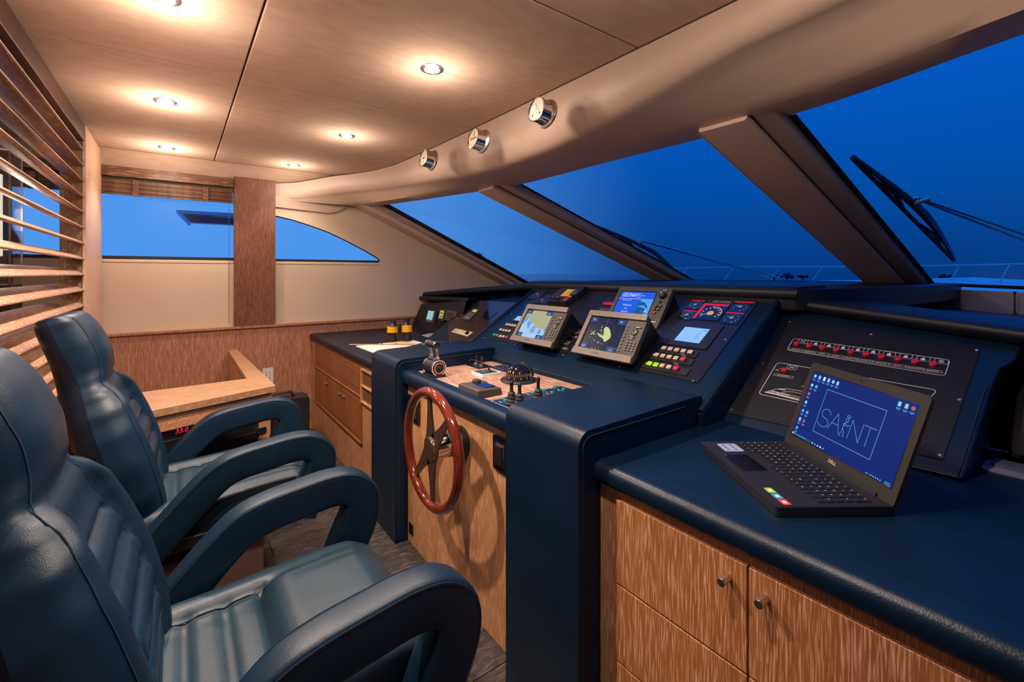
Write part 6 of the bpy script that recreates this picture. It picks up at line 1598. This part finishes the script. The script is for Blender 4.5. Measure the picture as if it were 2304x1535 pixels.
def back_front(w, y):
    hw = halfw(w); f = abs(y) / hw
    low = 1 - smooth(0.46, 0.58, w)
    ins = (1 - smooth(0.50, 0.66, f)) * low
    h = 0.070 + 0.036 * smooth(0.42, 0.78, f) * low + 0.012 * (1 - low)
    if 0.02 < w < 0.42: h -= 0.018 * ins * (abs(math.cos(PI * (w - 0.02) / 0.080)) ** 7)
    h += 0.032 * math.sin(PI * min(1, max(0, (w + 0.02) / 0.56))) * smooth(0.40, 0.82, f) * low
    h += 0.036 * math.sin(PI * min(1, w / 0.46)) * ins
    h -= 0.014 * math.exp(-((f - 0.57) / 0.045) ** 2) * low
    h -= 0.016 * math.exp(-((w - 0.545) / 0.022) ** 2)
    h += 0.020 * smooth(0.56, 0.66, w) * (1 - 0.5 * smooth(0.72, 0.84, w))
    return h
def back_fn(sgn):
    def fn(u, v):
        a, b = spread(u), spread(v)
        w = 0.40 + 0.40 * a; y = halfw(w) * b
        e = sup(a, 7) * sup(b, 3.2 if sgn > 0 else 3.0)
        n = back_front(w, y) * e if sgn > 0 else -(0.085 - 0.030 * smooth(0.45, 0.7, w)) * e
        p = BASE + UPD * w + NRM * n + V((-0.035 * smooth(0.5, 0.84, w) * 0.6, 0, 0))
        return (p.x, y, p.z)
    return fn
mb = MB(); mb.grid(back_fn(1), 96, 56, chair_hide); mb.build('backrest', chair, angle=80)
mb = MB(); mb.grid(back_fn(-1), 40, 30, black_hide); mb.build('back_shell', chair, angle=80)  # darker hide paints in the shade on the unlit side of the chair
def bpt(w, f, sgn=1):
    y = halfw(w) * f; n = back_front(w, y) * sup((w - 0.40) / 0.40, 7) * sup(f, 3.2)
    p = BASE + UPD * w + NRM * (n + 0.0015) + V((-0.035 * smooth(0.5, 0.84, w) * 0.6, 0, 0)); return V((p.x, y, p.z))
for s in (-1, 1):
    MB().tube([bpt(0.03 + 0.755 * k / 40, s * 0.86) for k in range(41)], 0.0013, thread, 5).build('stitching', chair)
    MB().tube([bpt(0.53 + 0.02 * math.sin(k * 0.5) - 0.50 * k / 24, s * 0.57) for k in range(25)], 0.0012, thread, 5).build('stitching', chair)
    q = []
    for k in range(30):
        x = -0.07 + 0.53 * k / 29; y = s * 0.655 * 0.255; z = 0.440 + 0.022 * smooth(0, 0.5, x) + seat_top(x, y) * sup((x - 0.185) / 0.305, 5); q.append((x, y, z + 0.001))
    MB().tube(q, 0.0011, thread, 5).build('stitching', chair)
path = [(-0.075, 0.405), (0.005, 0.490), (0.085, 0.575), (0.150, 0.630), (0.215, 0.652), (0.300, 0.664), (0.385, 0.672), (0.445, 0.662), (0.482, 0.622), (0.478, 0.565), (0.452, 0.505), (0.428, 0.450), (0.410, 0.400)]
def arm(s):
    P = bez([(x, 0, z) for x, z in path], 5); sec_ = [(a * 0.040, b) for a, b in [(math.copysign(abs(math.cos(t)) ** 0.36, math.cos(t)), math.copysign(abs(math.sin(t)) ** 0.36, math.sin(t))) for t in [2 * PI * k / 28 for k in range(28)]]]
    vs = []; N = len(P); n = len(sec_)
    for i, p in enumerate(P):
        a = P[max(0, i - 1)]; b = P[min(N - 1, i + 1)]; t = (b - a).normalized(); nn = V((-t.z, 0, t.x))
        th_ = 0.052 + 0.009 * smooth(0.55, 0.8, i / N) - 0.006 * smooth(0.85, 1, i / N)
        for q, r_ in sec_: vs.append((p.x + nn.x * r_ * th_, s * 0.310 + q, p.z + nn.z * r_ * th_))
    mb = MB(); mb.add(vs, [(i * n + k, i * n + (k + 1) % n, (i + 1) * n + (k + 1) % n, (i + 1) * n + k) for i in range(N - 1) for k in range(n)] + [tuple(range(n - 1, -1, -1)), tuple((N - 1) * n + k for k in range(n))], chair_hide, True)
    o = mb.build('armrest', chair, angle=80)
    for q in (-1, 1):
        ln_ = []
        for i, p in enumerate(P[3:-8]):
            i += 3; a = P[max(0, i - 1)]; b = P[min(N - 1, i + 1)]; t = (b - a).normalized(); nn = V((-t.z, 0, t.x)); th_ = (0.052 + 0.009 * smooth(0.55, 0.8, i / N)) * 0.86
            ln_.append((p.x + nn.x * th_, s * 0.310 + q * 0.0395, p.z + nn.z * th_))
        MB().tube(ln_, 0.0013, thread, 5).build('stitching', o)
arm(-1); arm(1)
MB().box(-0.10, 0.44, -0.27, 0.27, 0.365, 0.395, blk).build('seat_pan', chair, bev=0.012)
for s in (-1, 1): MB().box(-0.06, 0.40, s * 0.270 - 0.015, s * 0.270 + 0.015, 0.375, 0.42, blk).build('arm_bracket', chair, bev=0.006)
MB().box(-0.10, 0.30, -0.20, 0.20, 0.0, 0.30, taupe).build('pedestal', chair, bev=0.02)
MB().box(-0.02, 0.22, -0.13, 0.13, 0.30, 0.368, blk).build('slide_rail', chair, bev=0.006)
MB().box(0.290, 0.335, -0.15, 0.15, 0.06, 0.115, taupe).build('footrest', chair, bev=0.01)
dup(chair, Matrix.Translation((-0.02, 2.25, 0)), 'second blue leather helm chair, between the nearest chair and the pale desk', 'helm chairs')
